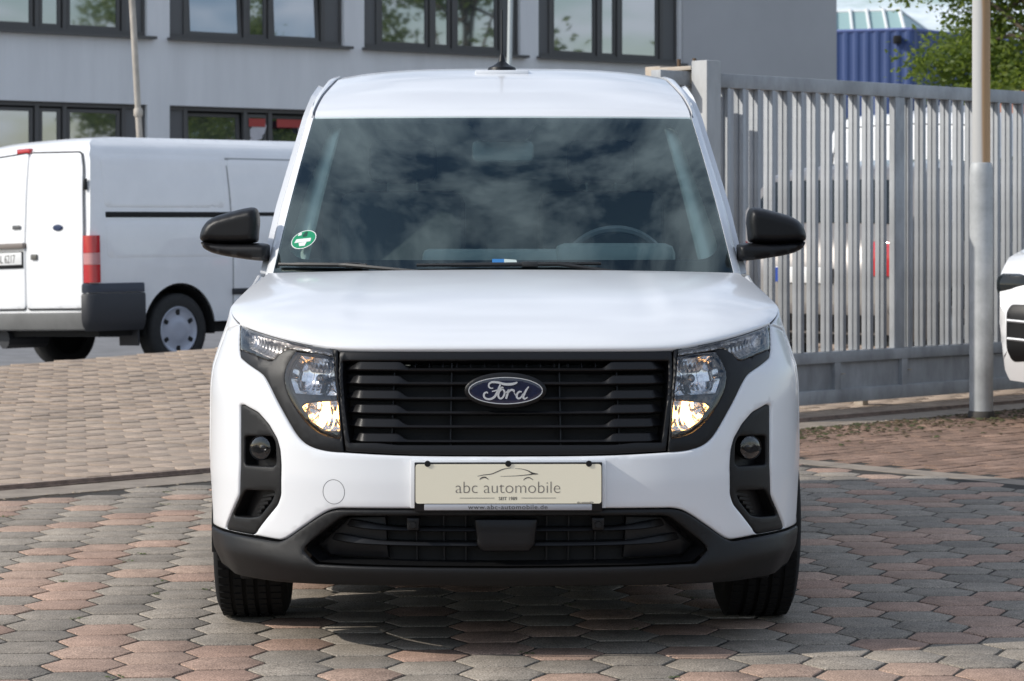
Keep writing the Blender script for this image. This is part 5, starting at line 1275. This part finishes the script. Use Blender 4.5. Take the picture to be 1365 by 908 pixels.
# local frame: x along the facade, y into the building, z up
render_m = mat('grey_render', (0.79, 0.785, 0.78), .9, noise=(2.2, .07), bump=(60, .15), brush=(1, 1, .12))
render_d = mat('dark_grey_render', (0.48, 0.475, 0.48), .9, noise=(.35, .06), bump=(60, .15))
frame_m = mat('window_frame', (0.10, 0.097, 0.093), .5)
panel_m = mat('blind_panel', (0.13, 0.13, 0.13), .55)
pane_m = mat('office_glass', (0.035, 0.045, 0.055), 0.03, spec=1.0)
pane_m.node_tree.nodes['Principled BSDF'].inputs['IOR'].default_value = 2.5
ZO = .21
ups, lows = (4.47 + ZO, 6.15 + ZO), (1.70 + ZO, 3.27 + ZO)
wins = [3.29 + 4.175 * k for k in range(-3, 3)]; WW = 3.72
holes = []
for x0 in wins:
    for z0, z1 in (ups, lows): holes.append([(x0, z0), (x0 + WW, z0), (x0 + WW, z1), (x0, z1)])
flat = lambda u, v: Vector((u, 0, v))
XL, XD, XR, HT = -14.0, 15.42, 19.9, 9.4
# the wall as strips between the openings
def slab(x0, x1, z0, z1, m_, nm='wall', y0=0.0, d=.3): MB().box(((x0 + x1) / 2, y0 + d / 2, (z0 + z1) / 2), (x1 - x0, d, z1 - z0)).build(nm, m_, ofc, 0)
slab(XL, XD, 0, lows[0], render_m); slab(XL, XD, lows[1], ups[0], render_m); slab(XL, XD, ups[1], HT, render_m)
for z0, z1 in (ups, lows):
    edges = [XL] + [e for x0 in wins for e in (x0, x0 + WW)] + [XD]
    for a, b in zip(edges[::2], edges[1::2]):
        if b - a > .01: slab(a, b, z0, z1, render_m)
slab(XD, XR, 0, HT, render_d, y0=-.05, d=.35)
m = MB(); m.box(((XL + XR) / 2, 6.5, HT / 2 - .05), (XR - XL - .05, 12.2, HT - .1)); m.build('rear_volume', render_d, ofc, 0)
m = MB(); m.box(((XL + XR) / 2, 6.2, HT + .1), (XR - XL + .2, 12.8, .2)); m.build('roof', mat('roof_edge', (.15, .15, .16), .7), ofc, 0)
rw = random.Random(3)
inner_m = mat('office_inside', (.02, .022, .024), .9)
red_deco = mat('red_print', (.42, .06, .05), .6); white_deco = mat('white_print', (.6, .58, .6), .6)
for iw, x0 in enumerate(wins):
    for iz, (z0, z1) in enumerate((ups, lows)):
        w_ = thing('window', None, None); w_.parent = ofc; H = z1 - z0; yb = .12
        cols = [(0.0, .37, 'p'), (.37, 1.62, 'g'), (1.62, 2.15, 'g'), (2.15, 3.30, 'g'), (3.30, WW, 'p')]
        for a, b, k in cols:
            if k == 'p':
                MB().box((x0 + (a + b) / 2, yb + .02, (z0 + z1) / 2), (b - a - .04, .04, H - .1)).build('blind_panel', panel_m, w_, 0)
            else:
                tilt = (iw * 7 + iz * 3) % 3 == 0 and b - a > 1
                M4 = Matrix.Translation((x0 + (a + b) / 2, yb, z0 + .09)) @ Matrix.Rotation(RAD(-4) if tilt else 0, 4, 'X')
                ww, hh = b - a - .12, H - .20
                fr_ = MB()
                for (cx, cz, sx, sz) in ((0, .03, ww, .06), (0, hh - .03, ww, .06), (-ww / 2 + .03, hh / 2, .06, hh - .12), (ww / 2 - .03, hh / 2, .06, hh - .12)): fr_.box((cx, .02, cz), (sx, .05, sz))
                fr_.build('sash_frame', frame_m, w_, 0).data.transform(M4)
                MB().box((0, .025, hh / 2), (ww - .11, .012, hh - .11)).build('pane', pane_m, w_, 0).data.transform(M4)
        for a in (0.02, .37, 1.62, 2.15, 3.30, WW - .02): MB().box((x0 + a, yb, (z0 + z1) / 2), (.075 if 0.1 < a < 3.5 else .05, .08, H)).build('mullion', frame_m, w_, 0)
        MB().box((x0 + WW / 2, yb, z1 - .04), (WW, .07, .075)).build('head', frame_m, w_, 0); MB().box((x0 + WW / 2, yb, z0 + .045), (WW, .07, .085)).build('bottom_rail', frame_m, w_, 0)
        MB().box((x0 + WW / 2 + .04, -.005, z0 - .02), (WW + .18, .26, .05)).build('sill', frame_m, w_, 0)
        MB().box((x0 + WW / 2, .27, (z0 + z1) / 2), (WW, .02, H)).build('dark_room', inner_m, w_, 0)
        if iz == 1 and iw == 3:      # printed film with red and white shapes in two panes
            for a, b in ((1.66, 2.10), (2.2, 3.25)):
                for k in range(6):
                    c = (x0 + rw.uniform(a + .1, b - .1), .124, rw.uniform(z0 + .5, z1 - .3)); ppp = [(rw.uniform(.5, 1) * .16 * math.cos(t * .9), rw.uniform(.5, 1) * .2 * math.sin(t * .9)) for t in range(7)]
                    MB().prism(ppp, lambda u, v, d: Vector((c[0] + u, c[1] - .003 * k + d, c[2] + v)), 0, .002).build('printed_film', white_deco, w_, 0)
                MB().box((x0 + (a + b) / 2, .10, z1 - .26), ((b - a) * .8, .003, .15)).build('printed_film', red_deco, w_, 0)
MB().box((XD - .05, -.10, 6.35 + ZO), (.5, .35, .14)).build('ledge', render_m, ofc, 0)
# blinds box seen in the ground floor corner: reddish plants or bricks
# ------------------------------------------------------------------ slim poles in front of it
def slim(name, label, pts, Y, r, m_, collar=None):
    P = [Vector(((px - PXC) / FPX * Y, Y, CAMH + (PYH - py) * Y / FPX)) for px, py in pts]
    d = (P[1] - P[0]); b0 = P[0] - d * ((P[0].z - (-.21)) / d.z); t = P[1] + d.normalized() * 2.5
    root = thing(name, label, 'pole', b0); MB().tube([Vector((0, 0, 0)), P[0] - b0, P[1] - b0, t - b0], [r * 1.15, r, r, r * .8], 12).build('shaft', m_, root, 60)
    MB().lathe([(0, r * 2), (.06, r * 2), (.08, r * 1.2)], (0, 0, 0), 'Z', 16).build('foot', m_, root, 40)
    if collar:
        for c in collar:
            p = P[0].lerp(P[1], c) - b0; MB().lathe([(-.05, r * 1.1), (-.03, r * 1.45), (.03, r * 1.45), (.05, r * 1.1)], p, 'Z', 16).build('collar', m_, root, 40)
    return root
slim('flag_pole', 'slightly leaning weathered beige pole rising behind the older delivery van', [(186, 183), (176, 0)], 28, .036, mat('pole_beige', (.42, .38, .33), .7, noise=(3, .3)), (.18,))
slim('slim_mast', 'thin pale grey mast rising behind the roof aerial', [(679, 90), (680.5, 0)], 30, .03, mat('mast_grey', (.5, .54, .54), .5))

# ================================================================== blue warehouse
WY = 78.0
cx_, cz_ = (1216 - PXC) / FPX * WY, CAMH + (PYH - 39) * WY / FPX
wh = thing('blue_warehouse', 'blue corrugated steel hall with a glazed ridge skylight', 'building', (cx_, WY, -.25))
blue_m = mat('blue_cladding', (0.036, 0.068, 0.19), .5, noise=(.3, .08)); cream_w = mat('hall_base', (.5, .48, .44), .8); white_bar = mat('skylight_bar', (.72, .74, .74), .5)
dl = Vector((-.93, .36, 0)).normalized(); dr = Vector((.62, .78, 0)).normalized()
ztop, zb2 = cz_ + .25, CAMH + (PYH - 157) * WY / FPX + .25
def corr(dirv, L, name):
    m = MB(); nrm = Vector((dirv.y, -dirv.x, 0)); nrm = nrm if nrm.y < 0 else -nrm; rows = [[], []]
    n = int(L / .33)
    for k in range(n * 4 + 1):
        p = dirv * (L * k / (n * 4)); d = nrm * (.035 if k % 4 in (1, 2) else 0)
        rows[0].append(p + d + Vector((0, 0, zb2))); rows[1].append(p + d + Vector((0, 0, ztop)))
    m.grid(rows); m.build(name, blue_m, wh, 0)
    a = dirv * 0; b = dirv * L; MB().add([a - nrm * .06, b - nrm * .06, b - nrm * .06 + Vector((0, 0, zb2)), a - nrm * .06 + Vector((0, 0, zb2))], [(0, 1, 2, 3)]).build('base_wall', cream_w, wh, 0)
corr(dl, 26, 'cladding'); corr(dr, 22, 'cladding')
A, B, Cc_, D_ = Vector((0, 0, 0)), dl * 26, dl * 26 + dr * 22, dr * 22
MB().add([p + Vector((0, 0, ztop - .02)) for p in (A, B, Cc_, D_)], [(0, 1, 2, 3)]).build('roof', mat('hall_roof', (.4, .42, .44), .7), wh, 0)
for dirv, L in ((dl, 26), (dr, 22)):
    mb = MB(); a = Vector((0, 0, ztop)); b = dirv * L + Vector((0, 0, ztop)); mb.tube([a, b], .06, 6); mb.build('verge', mat('verge_blue', (.12, .16, .36), .5), wh)
for s0, s1 in ((3.2, 4.4), (7, 8.2), (11, 12.2)):
    p, q = dl * s0, dl * s1; nrm = Vector((-.36, -.93, 0)) * .05
    MB().add([p + nrm + Vector((0, 0, 2.0)), q + nrm + Vector((0, 0, 2.0)), q + nrm + Vector((0, 0, zb2 - .3)), p + nrm + Vector((0, 0, zb2 - .3))], [(0, 1, 2, 3)]).build('window', carglass, wh, 0)
lp = dl * .45 + Vector((-.05, -.15, ztop - .33)); MB().box(lp, (.24, .25, .26), bev=.04).build('floodlight', dark_m, wh)
# ridge skylight: hipped glass with white glazing bars
sk = thing('skylight', None, None); sk.parent = wh
hgt, wid = .70, 1.7
inn = (dl + dr).normalized()
e0 = dl * .35 + dr * .2 + Vector((0, 0, ztop)); e1 = dl * 25 + dr * .2 + Vector((0, 0, ztop)); f0 = e0 + dr * wid; f1 = e1 + dr * wid
r0 = e0 + dl * .6 + dr * wid / 2 + Vector((0, 0, hgt)); r1 = e1 - dl * .6 + dr * wid / 2 + Vector((0, 0, hgt))
sk_glass = mat('skylight_glass', (.30, .44, .44), .15, spec=.8)
MB().add([e0, e1, r1, r0, f0, f1], [(0, 1, 2, 3), (4, 3, 2, 5), (0, 3, 4), (1, 5, 2)]).build('glazing', sk_glass, sk, 0)
n = 44
for k in range(n + 1):
    a = e0.lerp(e1, k / n); b = r0.lerp(r1, k / n); mb = MB(); mb.tube([a + Vector((0, -.04, .03)), b + Vector((0, -.04, .06))], .05, 6); mb.build('glazing_bar', white_bar, sk)
mb = MB(); mb.tube([r0, r1], .05, 6); mb.build('ridge_bar', white_bar, sk)
for a in (e0, f0): mb = MB(); mb.tube([a, r0], .05, 6); mb.build('hip_bar', white_bar, sk)
mb = MB(); mb.tube([e0, f0], .08, 6); mb.build('eaves_bar', white_bar, sk)

# ================================================================== trees
leaf_ms = [mat('leaf_a', (0.12, 0.17, 0.035), .55), mat('leaf_b', (0.06, 0.10, 0.022), .6), mat('leaf_c', (0.15, 0.19, 0.04), .5)]
for lm in leaf_ms:
    n = lm.node_tree; b = n.nodes['Principled BSDF']; o = n.nodes['Material Output']; tl = n.nodes.new('ShaderNodeBsdfTranslucent'); tl.inputs[0].default_value = (.34, .44, .07, 1)
    ms = n.nodes.new('ShaderNodeMixShader'); ms.inputs[0].default_value = .45; n.links.new(b.outputs[0], ms.inputs[1]); n.links.new(tl.outputs[0], ms.inputs[2]); n.links.new(ms.outputs[0], o.inputs[0])
bark = mat('bark', (.11, .085, .06), .9, noise=(8, .35), bump=(30, .8))
def tree(label, x, y, h, rad, zlow, seed, nleaf, lsize, group=None):
    R_ = random.Random(seed); root = thing('deciduous_tree', label, 'tree', on_ground(x, y) if y < 60 else (x, y, -.2), 0, group)
    tr = MB(); top = Vector((R_.uniform(-.3, .3), R_.uniform(-.3, .3), h * .75)); trunk = [Vector((0, 0, -.1)), Vector((.05, 0, h * .2)), top * .55, top]
    tr.tube(catmull(trunk, 5), [lerp(.22, .05, k / 15) for k in range(16)], 9)
    tips = []
    for k in range(26):
        t = R_.uniform(.28, 1); st = top * t; a = R_.uniform(0, 6.283); z = lerp(zlow + .3, h - .3, R_.random()); rr_ = rad * math.sqrt(max(.05, 1 - ((z - (zlow + h) / 2) / ((h - zlow) / 2)) ** 2)) * R_.uniform(.55, .98)
        en = Vector((rr_ * math.cos(a), rr_ * math.sin(a), z)); mid = st.lerp(en, .5) + Vector((0, 0, R_.uniform(0, .5)))
        br = catmull([st, mid, en], 5); tr.tube(br, [lerp(.06, .012, j / 10) for j in range(11)], 5, cap=False)
        tips += [(en, 1.0), (mid.lerp(en, .5), .8), (en + Vector((R_.gauss(0, .4), R_.gauss(0, .4), R_.gauss(0, .3))), .7)]
    tr.build('trunk', bark, root, 60)
    cl = MB(); idx = []
    for k in range(nleaf):
        c, sz = R_.choice(tips); d = Vector((R_.gauss(0, 1), R_.gauss(0, 1), R_.gauss(0, .7))) * (rad * .17 * sz); p = c + d
        a, b_ = Vector((R_.gauss(0, 1), R_.gauss(0, 1), R_.gauss(0, .5))).normalized(), Vector((R_.gauss(0, 1), R_.gauss(0, 1), R_.gauss(0, 1))); b_ = (b_ - a * b_.dot(a)).normalized(); s_ = lsize * R_.uniform(.6, 1.3)
        nrm = a.cross(b_) * s_ * .2
        o = len(cl.v); cl.v += [tuple(p - a * s_), tuple(p + b_ * s_ * .5 + nrm), tuple(p + a * s_), tuple(p - b_ * s_ * .5 + nrm)]; cl.f += [(o, o + 1, o + 2), (o, o + 2, o + 3)]; mi = R_.choices((0, 1, 2), (5, 3, 3))[0]; idx += [mi, mi]
    c = cl.build('crown', leaf_ms, root, 0); c.data.polygons.foreach_set('material_index', idx)
    return root
tree('broad green tree in leaf beside the blue hall above the gate', (1424 - PXC) / FPX * 40, 40, 7.4, 2.2, 2.8, 21, 36000, .062, 'trees along the street')
tree('tall leafy tree on the far side of the street, right of the container', 20.5, 42, 10.5, 3.4, 3.0, 5, 9000, .14, 'trees along the street')
tree('wide dark tree further along the street', 26, 49, 11.5, 3.9, 3.0, 8, 9000, .15, 'trees along the street')
tree('slender tree beside the road to the right of the lot', 18.5, 33.5, 8.5, 2.8, 2.6, 13, 8000, .13, 'trees along the street')
